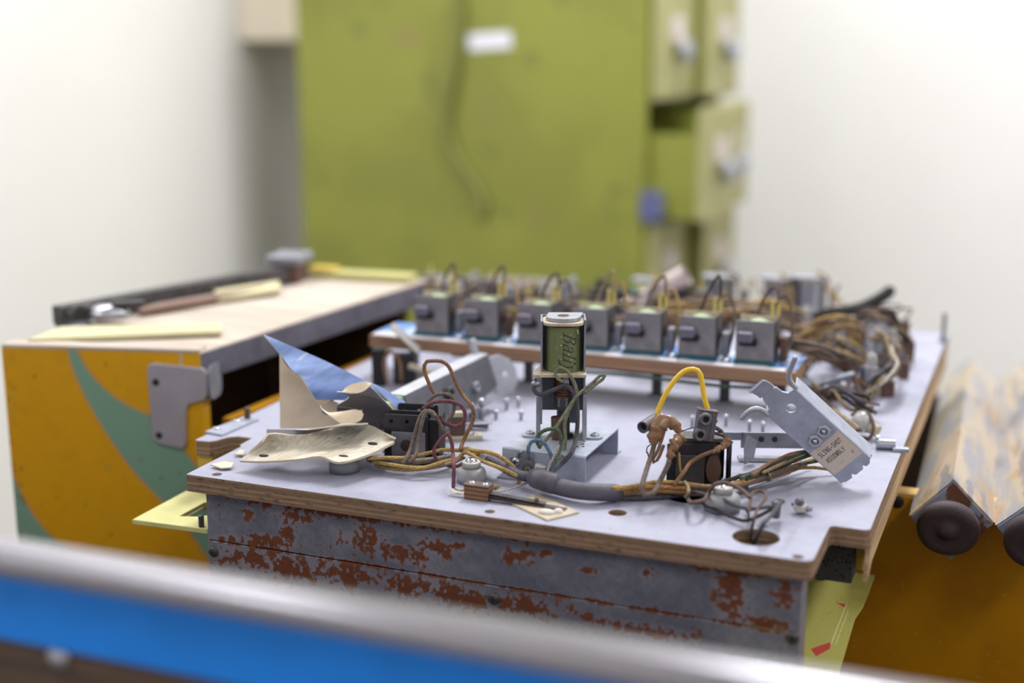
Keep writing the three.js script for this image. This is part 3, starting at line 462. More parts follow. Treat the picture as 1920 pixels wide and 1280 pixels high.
// ---------------------------------------------------------------- solenoid on its bridge bracket
{
  const t = thing('solenoid_assembly', 'upright solenoid with a green wrapped coil on a steel bridge bracket', 'solenoid', [0.242, 0, -0.124]);
  const X0 = -0.0315, X1 = 0.031, H0 = 0.0205, zf = 0.0375, zb = -0.0365, th = 0.0013;
  const b = new THREE.Group(); b.name = 'bridge_bracket'; t.add(b);
  const W = X1 - X0, cx = (X0 + X1) / 2;
  const prof = [[zf + 0.011, 0], [zf + 0.011, th], [zf + th, th], [zf + th, H0 - 0.001], [zf + th - 0.001, H0], [zb - th + 0.001, H0], [zb - th, H0 - 0.001], [zb - th, th], [zb - 0.009, th], [zb - 0.009, 0], [zb, 0], [zb, H0 - th], [zf, H0 - th], [zf, 0]];
  mesh('channel', metric(prism(prof.map(([z, y]) => [-z, y]), W, [], 0.0002).rotateY(Math.PI / 2).translate(X0, 0, 0)), M.zincFlat, b);
  screwOn(b, [0.023, th, zf + 0.006], 0.0034); screwOn(b, [-0.022, th, zf + 0.006], 0.0034);
  for (const [x, z] of [[0.02, 0.012], [0.022, 0.017], [0.018, 0.019]]) mesh('rivet_hole', cyl(0.0011, 0.0011, 0.0002, x, H0, z, 10), M.slot, b);
  // upright cradle, turned towards the viewer
  const u = new THREE.Group(); u.name = 'cradle'; u.position.set(0, H0, 0); u.rotation.y = 0.36; t.add(u);
  const w = 0.0162, top = 0.088;
  mesh('left_upright', metric(prism([[-w, 0.012], [-w + 0.0014, 0.012], [-w + 0.0014, top], [-w, top]], 0.024).translate(0, 0, -0.016)), M.zincDull, u);
  mesh('right_upright', metric(prism([[w - 0.0014, 0], [w, 0], [w, top + 0.001], [w - 0.0014, top + 0.001]], 0.024).translate(0, 0, -0.016)), M.zincDull, u);
  mesh('back_plate', metric(prism([[-w, 0.016], [-w, top], [w, top], [w, 0.016], [0.011, 0.016], [0.011, 0.006], [0.005, 0.006], [0.005, 0.002], [-0.004, 0.002], [-0.004, 0.016]], 0.0014).translate(0, 0, -0.0174)), M.zincDull, u);
  mesh('left_front_leg', metric(prism([[-w - 0.003, 0.001], [-w + 0.0002, 0.001], [-w + 0.0002, 0.031], [-w - 0.0012, 0.034], [-w - 0.003, 0.031]], 0.0014).translate(0, 0, 0.003)), M.zinc, u);
  mesh('right_front_leg', metric(prism([[w - 0.0016, 0.001], [w + 0.0012, 0.001], [w + 0.0012, 0.03], [w, 0.034], [w - 0.0016, 0.034]], 0.0014).translate(0, 0, 0.0082)), M.zinc, u);
  for (const s of [-1, 1]) { mesh('foot_tab', metric(prism(roundRect(0.014, 0.011, 0.0048), 0.0014, [], 0.0002).rotateX(-Math.PI / 2).translate(s * (w + 0.0062), 0.0002, s > 0 ? 0.002 : -0.002)), M.zinc, u); screwOn(u, [s * (w + 0.0075), 0.0016, s > 0 ? 0.002 : -0.002], 0.0036, [0, 1, 0], M.zincDull); }
  // coil
  const c = new THREE.Group(); c.name = 'coil'; c.position.set(0, 0.0495, -0.001); u.add(c);
  const cv = document.createElement('canvas'); cv.width = 1024; cv.height = 512; const x = cv.getContext('2d'); x.fillStyle = '#69714a'; x.fillRect(0, 0, 1024, 512);
  for (let i = 0; i < 2600; i++) { x.globalAlpha = 0.1; x.fillStyle = rnd() > 0.5 ? '#59623a' : '#8b9160'; x.fillRect(rnd() * 1024, rnd() * 512, rr(1, 7), rr(1, 3)); }
  x.globalAlpha = 0.85; x.fillStyle = '#2b3030'; x.save(); x.translate(270, 40); x.rotate(Math.PI / 2);
  x.save(); x.transform(1, 0, -0.28, 1, 0, 0); x.font = 'italic 184px serif'; x.fillText('Bally', 20, 26); x.restore();
  x.lineWidth = 7; x.strokeStyle = '#2b3030'; x.lineCap = 'round'; x.beginPath(); x.moveTo(62, -78); x.bezierCurveTo(-6, -112, 40, -142, 150, -104); x.stroke(); x.beginPath(); x.moveTo(330, 44); x.bezierCurveTo(330, 74, 368, 70, 392, 12); x.stroke();
  x.globalAlpha = 0.6; x.font = '30px sans-serif'; x.fillText('A-15556', 60, 118); x.restore();
  x.globalAlpha = 1; x.fillStyle = '#d8d8c6'; for (let i = 0; i < 26; i++) { x.beginPath(); x.arc(rr(120, 430), rr(10, 480), rr(2, 6), 0, 7); x.fill(); } x.beginPath(); x.ellipse(404, 72, 11, 32, -0.3, 0, 7); x.fill();
  x.fillStyle = '#5a2e1e'; x.fillRect(0, 0, 1024, 16);
  const art = new THREE.CanvasTexture(cv); art.colorSpace = THREE.SRGBColorSpace; art.wrapS = THREE.RepeatWrapping;
  const wrapG = flat(new THREE.CylinderGeometry(0.0128, 0.0128, 0.0335, 36, 1, true, -1.52, Math.PI * 2).translate(0, 0.0187, 0));
  mesh('paper_wrap', wrapG, std({ map: art, roughness: 0.75 }), c);
  mesh('winding', cyl(0.0124, 0.0124, 0.037, 0, 0.0006, 0, 30), M.copper, c);
  mesh('top_flange', metric(prism(roundRect(0.0295, 0.029, 0.008), 0.0016, [], 0.0003).rotateX(-Math.PI / 2).translate(0, 0.0362, 0)), M.fiber, c);
  const bf = mesh('lower_flange', metric(prism([[-0.0215, -0.017], [0.0165, -0.017], [0.0165, 0.013], [-0.0165, 0.013], [-0.0215, -0.008]], 0.0018, [[-0.0155, -0.013, 0.0016], [0.009, -0.013, 0.0014]], 0.0002).rotateX(-Math.PI / 2).translate(0, -0.0006, 0)), M.fiber, c);
  mesh('terminal_lug', merge([box(0.004, 0.006, 0.004, -0.0175, -0.0035, 0.0155), new THREE.SphereGeometry(0.0028, 10, 8).scale(1.3, 0.9, 1).translate(-0.0195, -0.0055, 0.0165)]), M.solder, c);
  mesh('terminal_lug', merge([box(0.004, 0.005, 0.004, 0.002, -0.003, 0.0145), new THREE.SphereGeometry(0.0026, 10, 8).translate(0.002, -0.0045, 0.015)]), M.solder, c);
  mesh('cap_plate', metric(prism([...Array.from({ length: 11 }, (_, i) => { const a = Math.PI + i * Math.PI / 10; return [0.0125 * Math.cos(a), 0.011 * Math.sin(a) - 0.002]; }), [0.0145, 0.011], [-0.0105, 0.011]], 0.0022, [], 0.0003).rotateX(-Math.PI / 2).translate(0, 0.0385, -0.001)), M.zinc, c);
  mesh('core_end', cyl(0.0042, 0.0042, 0.0004, 0, 0.0408, 0, 20), M.rustDisc, c);
  // plunger under the coil
  const p = new THREE.Group(); p.name = 'plunger'; u.add(p);
  mesh('sleeve', lathe([[0.0001, 0], [0.0055, 0], [0.0055, 0.013], [0.0035, 0.0145], [0.0035, 0.02], [0.006, 0.0205], [0.0062, 0.0285], [0.0052, 0.0295], [0.005, 0.046], [0.0001, 0.046]], 18).translate(0, 0.0015, 0), M.steelDark, p);
  mesh('collar', hexNut(0.0066, 0.006).rotateX(-Math.PI / 2).translate(0, 0.0245, 0), M.zincDull, p);
  mesh('return_spring', tube(Array.from({ length: 50 }, (_, i) => [0.0063 * Math.cos(i * 0.9), 0.031 + i * 0.0003, 0.0063 * Math.sin(i * 0.9)]), 0.0005, 90, 5), M.copper, p);
  mesh('plunger_tip', cyl(0.004, 0.0045, 0.016, -0.004, 0.0005, 0.005, 16), M.brown, p);
  mesh('washer', cyl(0.008, 0.0085, 0.0015, 0, 0.0002, 0, 20), M.blackMatt, p);
  // lug plate with a capacitor on the front of the bridge
  const q = new THREE.Group(); q.name = 'terminal_plate'; q.position.set(-0.0165, 0.0105, zf + th); t.add(q);
  mesh('plate', metric(prism([[-0.0085, -0.0105], [-0.0085, 0.0035], [-0.006, 0.0045], [0.003, 0.0058], [0.0085, 0.0045], [0.0105, -0.003], [0.0105, -0.0105]], 0.0016, [[0.0052, -0.0042, 0.0014]], 0.0002)), M.zincDull, q);
  mesh('eyelet', torus(0.0016, 0.0006).translate(0.0052, -0.0042, 0.0017), M.brass, q); mesh('boss', cyl(0.0052, 0.0048, 0.0006, 0, 0, 0, 20).rotateX(Math.PI / 2).translate(0.0052, -0.0042, 0.0014), M.plugGrey, q);
  screwOn(q, [-0.004, 0.0005, 0.0016], 0.0033, [0, 0, 1]);
  mesh('solder_tab', merge([tube([[-0.002, 0.004, 0.001], [-0.001, 0.0075, 0.003], [0.001, 0.009, 0.004]], 0.0013), tube([[0.006, 0.0035, 0.001], [0.0065, 0.007, 0.003], [0.0065, 0.0095, 0.003]], 0.0013)]), M.solder, q);
  mesh('capacitor', merge([cyl(0.0042, 0.0042, 0.009, 0, 0, 0, 16).rotateZ(-0.2).translate(0.014, -0.008, 0.004)]), M.nylon, q);
  // its wires
  wire('wire', C.slate, 0.0016, [[0.2311,0.0695,-0.1043],[0.2286,0.0658,-0.1024],[0.2284,0.0599,-0.1009],[0.2326,0.0569,-0.1018],[0.2404,0.0599,-0.1057],[0.249,0.0632,-0.11],[0.2577,0.0592,-0.1059],[0.2605,0.0474,-0.1041],[0.2612,0.0308,-0.1004],[0.2631,0.0223,-0.0826],[0.2575,0.0151,-0.0785],[0.2567,0.0147,-0.0615],[0.2529,0.0115,-0.0592]], t).position.set(-0.242, 0, 0.124);
  const add = (m, r, P) => { const o = wire('wire', m, r, P, t); o.position.set(-0.242, 0, 0.124); };
  add(C.olive, 0.0013, [[0.2486,0.0677,-0.1043],[0.2449,0.0703,-0.1034],[0.2435,0.074,-0.1038],[0.246,0.0773,-0.1056],[0.2507,0.0754,-0.107],[0.2551,0.0695,-0.1073],[0.2585,0.0621,-0.1069],[0.2587,0.0562,-0.1056],[0.2545,0.0474,-0.1017],[0.2528,0.0381,-0.0988],[0.254,0.0282,-0.0969],[0.2539,0.0208,-0.0951],[0.2549,0.018,-0.0782],[0.2503,0.0107,-0.0746]]);
  add(C.olive, 0.0012, [[0.2778,0.0733,-0.1119],[0.2757,0.0737,-0.1111],[0.2705,0.0682,-0.1077],[0.264,0.0623,-0.1037],[0.2596,0.0575,-0.1007],[0.2553,0.0495,-0.0971],[0.2521,0.042,-0.0884],[0.2479,0.0347,-0.085],[0.2435,0.0289,-0.0818],[0.2413,0.0263,-0.0803]]);
  add(C.olive, 0.0012, [[0.2781,0.0732,-0.1109],[0.2776,0.0714,-0.1102],[0.2724,0.067,-0.107],[0.2665,0.0618,-0.1034]]);
  add(C.green, 0.0014, [[0.2444,0.0282,-0.0709],[0.2419,0.0333,-0.0712],[0.2436,0.0376,-0.0729],[0.2496,0.0405,-0.076],[0.2551,0.0398,-0.078],[0.2577,0.034,-0.0777],[0.2576,0.0267,-0.0759],[0.2571,0.0209,-0.0665],[0.2536,0.0138,-0.0634]]);
  add(C.blue, 0.0014, [[0.2406,0.0283,-0.0584],[0.2414,0.034,-0.0601],[0.2447,0.0358,-0.0618],[0.2495,0.0347,-0.0635],[0.2542,0.0283,-0.0638],[0.2569,0.0204,-0.063],[0.2564,0.0133,-0.0611]]);
  add(C.pale, 0.0009, [[0.2547,0.0146,-0.0585],[0.2556,0.0196,-0.0601],[0.259,0.0275,-0.0634],[0.2606,0.0325,-0.0652]]);
}

// ---------------------------------------------------------------- black relay stack (left)
{
  const t = thing('relay_stack', 'stack of black relay plates with brown wires beside the torn card', 'relay', [0.131, 0, -0.097], 0.22);
  const rp = (w, h, z, x, y) => metric(prism(roundRect(w, h, 0.0022, x, y), 0.0013, [roundPts(x - w * 0.33, y + h * 0.36), roundPts(x + 0.001, y + h * 0.36)], 0.0002).translate(0, 0, z));
  function roundPts(a, b) { return [[a - 0.0012, b - 0.0014], [a + 0.0012, b - 0.0014], [a + 0.0012, b + 0.0014], [a - 0.0012, b + 0.0014]].reverse(); }
  mesh('front_plate', rp(0.0335, 0.038, 0.006, -0.001, 0.0155), M.black, t);
  mesh('middle_plate', rp(0.0325, 0.037, 0.0005, 0.0005, 0.0178), M.black, t);
  mesh('rear_plate', rp(0.031, 0.038, -0.008, 0.005, 0.0205), M.black, t);
  mesh('core', box(0.02, 0.026, 0.012, 0.0025, 0.011, -0.001), M.blackMatt, t);
  mesh('side_bobbin', box(0.008, 0.036, 0.024, 0.0195, 0.0135, -0.006, 0.001), M.blackMatt, t);
  mesh('armature_plate', metric(prism(roundRect(0.0255, 0.024, 0.0008, 0.001, 0.0095), 0.0012, [], 0.0002).translate(0, 0, 0.0074)), M.zincDull, t);
  mesh('core_end', cyl(0.0046, 0.0044, 0.0006, 0, 0, 0, 22).rotateX(Math.PI / 2).translate(-0.0005, 0.0115, 0.0086), M.rustDisc, t);
  mesh('solder_lug', merge([new THREE.IcosahedronGeometry(0.0028, 0).translate(0.0125, 0.0352, 0.006), box(0.003, 0.006, 0.002, 0.0125, 0.033, 0.005)]), M.solder, t);
  mesh('solder_lug', merge([new THREE.IcosahedronGeometry(0.0028, 0).translate(0.016, 0.0395, -0.006)]), M.solder, t);
  mesh('mount_foot', box(0.05, 0.0016, 0.02, 0.002, 0.0008, -0.017), M.zincDull, t);
  const back = P => P.map(p => V(p).sub(new THREE.Vector3(0.131, 0, -0.097)).applyAxisAngle(new THREE.Vector3(0, 1, 0), -0.22).toArray());
  const w = (m, r, P) => wire('wire', m, r, back(P), t);
  w(C.taupe, 0.0016, [[0.1573,0.039,-0.0827],[0.1534,0.0427,-0.082],[0.1494,0.039,-0.0795],[0.1472,0.0307,-0.0766],[0.1448,0.0171,-0.0723],[0.1478,0.0119,-0.0557],[0.1465,0.0097,-0.0547]]);
  w(C.taupe, 0.0016, [[0.1597,0.039,-0.0803],[0.1554,0.0428,-0.0795],[0.1528,0.0398,-0.0778],[0.1511,0.0308,-0.0749],[0.1503,0.0187,-0.0716],[0.1539,0.0141,-0.0587],[0.1507,0.0104,-0.0565]]);
  w(C.taupe, 0.0013, [[0.1537,0.0421,-0.0831],[0.1567,0.041,-0.084],[0.1608,0.0349,-0.0842],[0.1649,0.0281,-0.0842],[0.1681,0.0251,-0.0848]]);
  w(C.maroon, 0.0015, [[0.1483,0.0425,-0.0855],[0.1524,0.0456,-0.0878],[0.1587,0.0475,-0.0908],[0.1667,0.0471,-0.0939],[0.1734,0.0444,-0.096],[0.1768,0.0384,-0.0959],[0.1758,0.0323,-0.094],[0.1717,0.0296,-0.0918],[0.1659,0.0308,-0.0897],[0.1613,0.0338,-0.0886],[0.1604,0.0361,-0.0888]]);
  w(C.taupe, 0.0014, [[0.149,0.0461,-0.0922],[0.1534,0.0503,-0.0949],[0.1598,0.0515,-0.0978],[0.1651,0.0492,-0.0993],[0.167,0.0442,-0.0989],[0.1664,0.0374,-0.097],[0.1637,0.0317,-0.0945]]);
  w(C.rust, 0.0015, [[0.1497,0.0513,-0.0992],[0.1471,0.0563,-0.0994],[0.1431,0.0647,-0.0998],[0.142,0.0693,-0.1005],[0.1431,0.0732,-0.1018],[0.1478,0.0739,-0.1039],[0.1536,0.0735,-0.1062],[0.1583,0.0705,-0.1073],[0.1617,0.0647,-0.1073],[0.1656,0.0563,-0.1068],[0.1703,0.049,-0.1069],[0.1798,0.0456,-0.0988],[0.1824,0.0399,-0.0985],[0.1825,0.0338,-0.0971],[0.1796,0.0255,-0.0939],[0.177,0.0187,-0.0912],[0.1799,0.0163,-0.0808]]);
  w(C.maroon, 0.0013, [[0.1731,0.029,-0.0756],[0.1685,0.0253,-0.0728],[0.1647,0.0193,-0.0699],[0.164,0.0148,-0.0685],[0.1669,0.0104,-0.0686],[0.1736,0.0066,-0.0703],[0.1794,0.0055,-0.0724],[0.1841,0.0081,-0.0749]]);
  w(C.maroon, 0.0014, [[0.1805,0.034,-0.0577],[0.183,0.0296,-0.0576],[0.1848,0.0208,-0.0562],[0.1942,0.0179,-0.0372],[0.1949,0.0047,-0.0343]]);
  w(C.pale, 0.0008, [[0.1949,0.0047,-0.0343],[0.1975,0.0025,-0.0348],[0.2013,0.0022,-0.0362]]);
}

// ---------------------------------------------------------------- bare relay with terminal block (right)
{
  const t = thing('relay_coil', 'dark brown relay coil with taped leads and a screw terminal block', 'relay', [0.344, 0, -0.115], 0.3);
  mesh('front_plate', metric(prism(roundRect(0.036, 0.031, 0.0015, -0.002, 0.0165), 0.0016, [], 0.0002).translate(0, 0, 0.008)), M.black, t);
  mesh('front_cheek', box(0.02, 0.022, 0.002, -0.004, 0.0135, 0.0108, 0.0006), M.steelDark, t);
  mesh('winding', metric(cyl(0.0125, 0.0125, 0.022, 0, 0, 0, 26).rotateZ(Math.PI / 2).scale(1, 1, 0.8)).translate(0.014, 0.0165, -0.003), std({ map: texture(64, 256, (u, v) => mix3([46, 36, 34], [98, 70, 58], fbm(u, v, 4, 40, 15, 3)), true, [10, 40]), roughness: 0.6 }), t);
  mesh('winding_layer', cyl(0.0075, 0.0075, 0.003, 0, 0, 0, 22).rotateX(Math.PI / 2).scale(0.7, 1.35, 1).translate(0.012, 0.015, 0.0095), M.brown, t);
  mesh('rear_plate', box(0.034, 0.03, 0.0016, 0.004, 0.0165, -0.013), M.black, t);
  mesh('side_plate', box(0.002, 0.033, 0.02, 0.0235, 0.0165, -0.003), M.blackMatt, t);
  mesh('yoke', box(0.03, 0.003, 0.018, 0.004, 0.034, -0.002), M.steelDark, t);
  mesh('mount_foot', box(0.05, 0.002, 0.03, 0.012, 0.001, -0.008), M.zincDull, t);
  screwOn(t, [0.031, 0.002, -0.002], 0.0035); screwOn(t, [0.033, 0.002, -0.012], 0.0035);
  const b = new THREE.Group(); b.name = 'terminal_block'; b.position.set(0.0065, 0.0445, 0.008); b.rotation.set(-0.1, 0.15, -0.14); t.add(b);
  mesh('housing', metric(prism(roundRect(0.013, 0.021, 0.0012), 0.0085, [], 0.0005).translate(0, 0, -0.009)), M.plugGrey, b);
  for (const [x, y] of [[-0.0022, 0.0052], [-0.0042, -0.006]]) { mesh('screw_tower', lathe([[0.0022, 0.0005], [0.0022, 0.0048], [0.0038, 0.0048], [0.0044, 0.0038], [0.0046, 0]].reverse(), 20).rotateX(Math.PI / 2).translate(x, y, 0), M.plugGrey, b); mesh('clamp_screw', merge([cyl(0.0021, 0.0021, 0.001, 0, 0, 0, 14).rotateX(Math.PI / 2).translate(x, y, 0.0012)]), M.slot, b); }
  mesh('rib', box(0.0012, 0.02, 0.001, 0.0035, 0, 0.0002), M.plugGrey, b); mesh('top_lip', box(0.0145, 0.001, 0.0095, 0, 0.0108, -0.0045, 0.0003), M.plugGrey, b);
  mesh('side_clip', merge([box(0.0018, 0.0022, 0.005, 0.007, 0.004, -0.005), box(0.0018, 0.0022, 0.005, 0.007, -0.001, -0.005)]), M.plugGrey, b);
  const back = P => P.map(p => V(p).sub(new THREE.Vector3(0.344, 0, -0.115)).applyAxisAngle(new THREE.Vector3(0, 1, 0), -0.3).toArray());
  const w = (m, r, P, n = 'wire') => wire(n, m, r, back(P), t);
  w(std({ map: grain([226, 184, 40], 0.06, 10, 6, 91, [20, 20]), roughness: 0.38 }), 0.0019, [[0.3506,0.0535,-0.1198],[0.3474,0.0629,-0.1208],[0.3452,0.0723,-0.1222],[0.3429,0.0792,-0.1229],[0.3386,0.081,-0.1216],[0.3333,0.0795,-0.1191],[0.3279,0.0737,-0.1156],[0.3231,0.0654,-0.1116],[0.32,0.0571,-0.1084],[0.3171,0.047,-0.1047]], 'yellow_wire');
  const sl = V(back([[0.3171,0.047,-0.1047]])[0]), s2 = V(back([[0.3137,0.0458,-0.0865]])[0]); const sg = new THREE.Group(); sg.name = 'cable_sleeve'; t.add(sg);
  const dir = s2.clone().sub(sl); sg.position.copy(sl); sg.quaternion.setFromUnitVectors(new THREE.Vector3(0, 1, 0), dir.clone().normalize());
  mesh('sleeve_body', lathe([[0.001, -0.001], [0.0042, 0], [0.0043, 0.0045], [0.0038, 0.005], [0.0043, 0.0055], [0.0043, dir.length()], [0.0031, dir.length()], [0.0031, dir.length() - 0.004], [0.0001, dir.length() - 0.004]], 18), M.plugGrey, sg);
  mesh('bore', cyl(0.003, 0.003, 0.0005, 0, dir.length() - 0.0042, 0, 16), M.slot, sg);
  const tapeM = phys({ map: grain([150, 112, 82], 0.2, 10, 20, 92, [14, 14]), roughness: 0.25, transmission: 0.2, thickness: 0 });
  const taped = (P, rad) => { // crumpled tape: swept ring whose radius follows the list
    const c = new THREE.CatmullRomCurve3(back(P).map(V), false, 'centripetal'), n = 26, m = 12, F = c.computeFrenetFrames(n), pos = [], uv = [], idx = [];
    for (let i = 0; i <= n; i++) { const s = i / n * (rad.length - 1), k = Math.min(Math.floor(s), rad.length - 2), r0 = rad[k] + (rad[k + 1] - rad[k]) * (s - k), pt = c.getPoint(i / n);
      for (let j = 0; j <= m; j++) { const a = j / m * 6.2832, jj = j % m, r = r0 * (0.72 + 0.5 * H(i >> 1, jj >> 1, 17)), ca = Math.cos(a), sa = Math.sin(a) * 0.62; pos.push(pt.x + r * (F.normals[i].x * ca + F.binormals[i].x * sa), pt.y + r * (F.normals[i].y * ca + F.binormals[i].y * sa), pt.z + r * (F.normals[i].z * ca + F.binormals[i].z * sa)); uv.push(i / n, j / m); } }
    for (let i = 0; i < n; i++) for (let j = 0; j < m; j++) { const a = i * (m + 1) + j; idx.push(a, a + 1, a + m + 1, a + 1, a + m + 2, a + m + 1); }
    const g = new THREE.BufferGeometry(); g.setAttribute('position', new THREE.Float32BufferAttribute(pos, 3)); g.setAttribute('uv', new THREE.Float32BufferAttribute(uv, 2)); g.setIndex(idx); g.computeVertexNormals(); return g; };
  mesh('brown_tape', taped([[0.3217,0.0348,-0.087],[0.3223,0.044,-0.0895],[0.3253,0.0486,-0.0918],[0.3306,0.0497,-0.0942],[0.3342,0.0472,-0.0951],[0.338,0.0426,-0.0955]], [0.003, 0.0065, 0.0062, 0.005, 0.0042, 0.0022]), tapeM, t);
  mesh('brown_tape', taped([[0.3329,0.0221,-0.083],[0.3344,0.0292,-0.0853],[0.337,0.0376,-0.0884],[0.3414,0.0412,-0.091]], [0.0022, 0.0048, 0.007, 0.0055]), tapeM, t);
  mesh('brown_tape', taped([[0.3587,0.0291,-0.1006],[0.3626,0.0312,-0.1026],[0.3664,0.0341,-0.1049],[0.3695,0.038,-0.107]], [0.0022, 0.0034, 0.004, 0.0045]), tapeM, t);
  w(C.taupe, 0.0018, [[0.3222,0.0369,-0.0878],[0.3209,0.0284,-0.0852],[0.3224,0.0224,-0.0677],[0.3246,0.016,-0.0505],[0.325,0.0119,-0.0497],[0.3277,0.0105,-0.0504],[0.3315,0.0119,-0.0523],[0.3323,0.0156,-0.0646],[0.3356,0.0239,-0.0679],[0.3372,0.0288,-0.0697]]);
  w(C.rust, 0.0012, [[0.3277,0.044,-0.0917],[0.3263,0.0369,-0.0894],[0.3242,0.0291,-0.0867],[0.3219,0.0241,-0.0845],[0.3228,0.022,-0.0844],[0.3252,0.0248,-0.0861],[0.3279,0.0333,-0.0892]]);
  w(C.rust, 0.0014, [[0.3607,0.0301,-0.1016],[0.3541,0.0276,-0.0984],[0.3464,0.0227,-0.094],[0.3446,0.0191,-0.0814],[0.3405,0.0126,-0.0726]]);
  w(C.orange, 0.0012, [[0.3438,0.0181,-0.0831],[0.3412,0.0138,-0.081],[0.3382,0.0089,-0.0786]]);
  w(C.amber, 0.0009, [[0.3386,0.029,-0.0902],[0.3395,0.0226,-0.089],[0.3407,0.0169,-0.0881]]);
  w(C.brown, 0.0016, [[0.3531,0.0391,-0.1284],[0.3582,0.0362,-0.1297],[0.3601,0.0303,-0.1291],[0.3592,0.0245,-0.1273]]);
  w(C.dark, 0.0009, [[0.3575,0.039,-0.1135],[0.3646,0.0361,-0.1157],[0.3678,0.0297,-0.1154],[0.3671,0.0218,-0.1132]]);
  w(C.maroon, 0.0004, [[0.3342,0.039,-0.1042],[0.3385,0.0412,-0.1064],[0.3435,0.043,-0.1088]]); w(C.dark, 0.0004, [[0.319,0.0333,-0.0911],[0.3165,0.0311,-0.0896],[0.3161,0.0276,-0.0886]]); w(C.dark, 0.0005, [[0.3213,0.0311,-0.0915],[0.3189,0.0226,-0.0885],[0.3168,0.0276,-0.0889]]);
}

// ---------------------------------------------------------------- tilted sling-shot bracket
{
  const A = V([0.3866,0.0541,-0.1289]), B = V([0.4037,0.0768,-0.1269]), D = V([0.4413,0.0016,-0.1481]);
  const t = thing('slingshot_bracket', 'tilted grey steel bracket with a SLING-SHOT ASSEMBLY label', 'bracket');
  const ex = D.clone().sub(A), L = ex.length(), ez = ex.clone().cross(B.clone().sub(A)); // face normal, towards the viewer
  frame(A, ex, ez, t); const Bw = B.clone().sub(A).applyQuaternion(t.quaternion.clone().invert()), W = Bw.y, th = 0.0013;
  // local: x down the length, y across, z out of the face
  const face = [[0.004, 0], [L - 0.002, 0], [L, 0.003], [L + 0.0005, W * 0.3], [L - 0.002, W * 0.36], [L + 0.0005, W * 0.42], [L + 0.0005, W * 0.66], [L - 0.002, W * 0.72], [L + 0.0005, W * 0.78], [L, W - 0.003], [L - 0.003, W], [0.003, W], [0.0025, W * 0.8], [-0.001, W * 0.72], [-0.006, W * 0.7], [-0.008, W * 0.6], [-0.008, W * 0.28], [-0.005, W * 0.22], [0.002, W * 0.18]];
  mesh('face_plate', metric(prism(face, th, [[0.0118, W * 0.56, 0.0034]], 0.0003).translate(0, 0, -th)), M.zincFlat, t);
  const lipP = [[0, 0], [0.004, 0.0006], [0.0075, 0.0026], [0.0098, 0.0062]], lipS = [...lipP, ...lipP.map(([a, b]) => [a + (b > 0.003 ? 0.0013 : 0.0003), b - 0.0012]).reverse()];
  mesh('curled_lip', metric(prism(lipS.map(([a, b]) => [-a - 0.0074, b]), W * 0.46, [], 0.0002).rotateX(-Math.PI / 2).scale(1, -1, -1).translate(0, W * 0.67, 0)).rotateX(0).scale(1, 1, 1), M.zincFlat, t);
  mesh('right_flange', box(L - 0.006, th, 0.02, L / 2 + 0.001, W - 0.0004, -0.0105, 0.0005), M.zincFlat, t);
  mesh('left_flange', box(L - 0.004, th, 0.02, L / 2 + 0.001, 0.0004, -0.0105, 0.0005), M.zincDull, t);
  mesh('fork_tab', tube([[0.003, W + 0.0005, -0.001], [-0.003, W + 0.0015, -0.0005], [-0.0075, W + 0.005, 0], [-0.012, W + 0.0135, 0.001], [-0.0135, W + 0.0165, 0.001]], 0.0019, 20, 8), M.zinc, t);
  mesh('fork_tab', tube([[0.005, 0.0005, -0.001], [0.0, 0.0002, -0.001], [-0.0045, -0.0025, 0], [-0.006, -0.0078, 0], [-0.0055, -0.0135, 0.0005]], 0.0019, 20, 8), M.zinc, t);
  for (const [x, y] of [[0.039, W * 0.71], [0.0405, W * 0.37]]) { const g = new THREE.Group(); g.name = 'rivet_nut'; g.position.set(x, y, 0); t.add(g); mesh('nut', hexNut(0.0052, 0.0024), M.zinc, g); mesh('rivet', lathe([[0.0001, 0.0036], [0.0014, 0.0032], [0.002, 0.0022], [0.0023, 0]].reverse(), 14).rotateX(Math.PI / 2), M.screw, g); }
  // paper label
  const cv = document.createElement('canvas'); cv.width = 512; cv.height = 300; const c = cv.getContext('2d'); c.fillStyle = '#cdbfb2'; c.fillRect(0, 0, 512, 300);
  for (let i = 0; i < 500; i++) { c.globalAlpha = 0.08; c.fillStyle = rnd() > 0.5 ? '#e2d8cc' : '#a2907e'; c.beginPath(); c.ellipse(rnd() * 512, rnd() * 300, rr(2, 20), rr(2, 10), rnd() * 3, 0, 7); c.fill(); }
  c.globalAlpha = 1; c.fillStyle = '#26262a'; c.textAlign = 'center'; c.font = 'bold 66px monospace'; c.fillText('SLING-SHOT', 250, 100); c.fillText('ASSEMBLY', 232, 182);
  c.strokeStyle = '#8a786a'; c.lineWidth = 3; c.beginPath(); c.arc(230, 205, 40, 0.4, 2.4); c.stroke(); c.fillStyle = '#4a3e36'; c.beginPath(); c.ellipse(430, 235, 5, 22, 0.5, 0, 7); c.fill();
  const art = new THREE.CanvasTexture(cv); art.colorSpace = THREE.SRGBColorSpace;
  const lab = mesh('paper_label', new THREE.PlaneGeometry(W * 0.93, 0.0225).rotateZ(0), std({ map: art, roughness: 0.85 }), t); lab.rotation.z = Math.PI / 2; lab.position.set(L - 0.021, W * 0.5, 0.0003);
  lab.geometry = (() => { const w = W * 0.93, h = 0.0235, g = new THREE.BoxGeometry(w, h, 0.0003); return flat(g); })();
  mesh('pivot_pin', cyl(0.003, 0.003, 0.012, 0, 0, 0, 12).rotateZ(Math.PI / 2).translate(L - 0.001, W - 0.003, -0.006), M.brown, t);
}

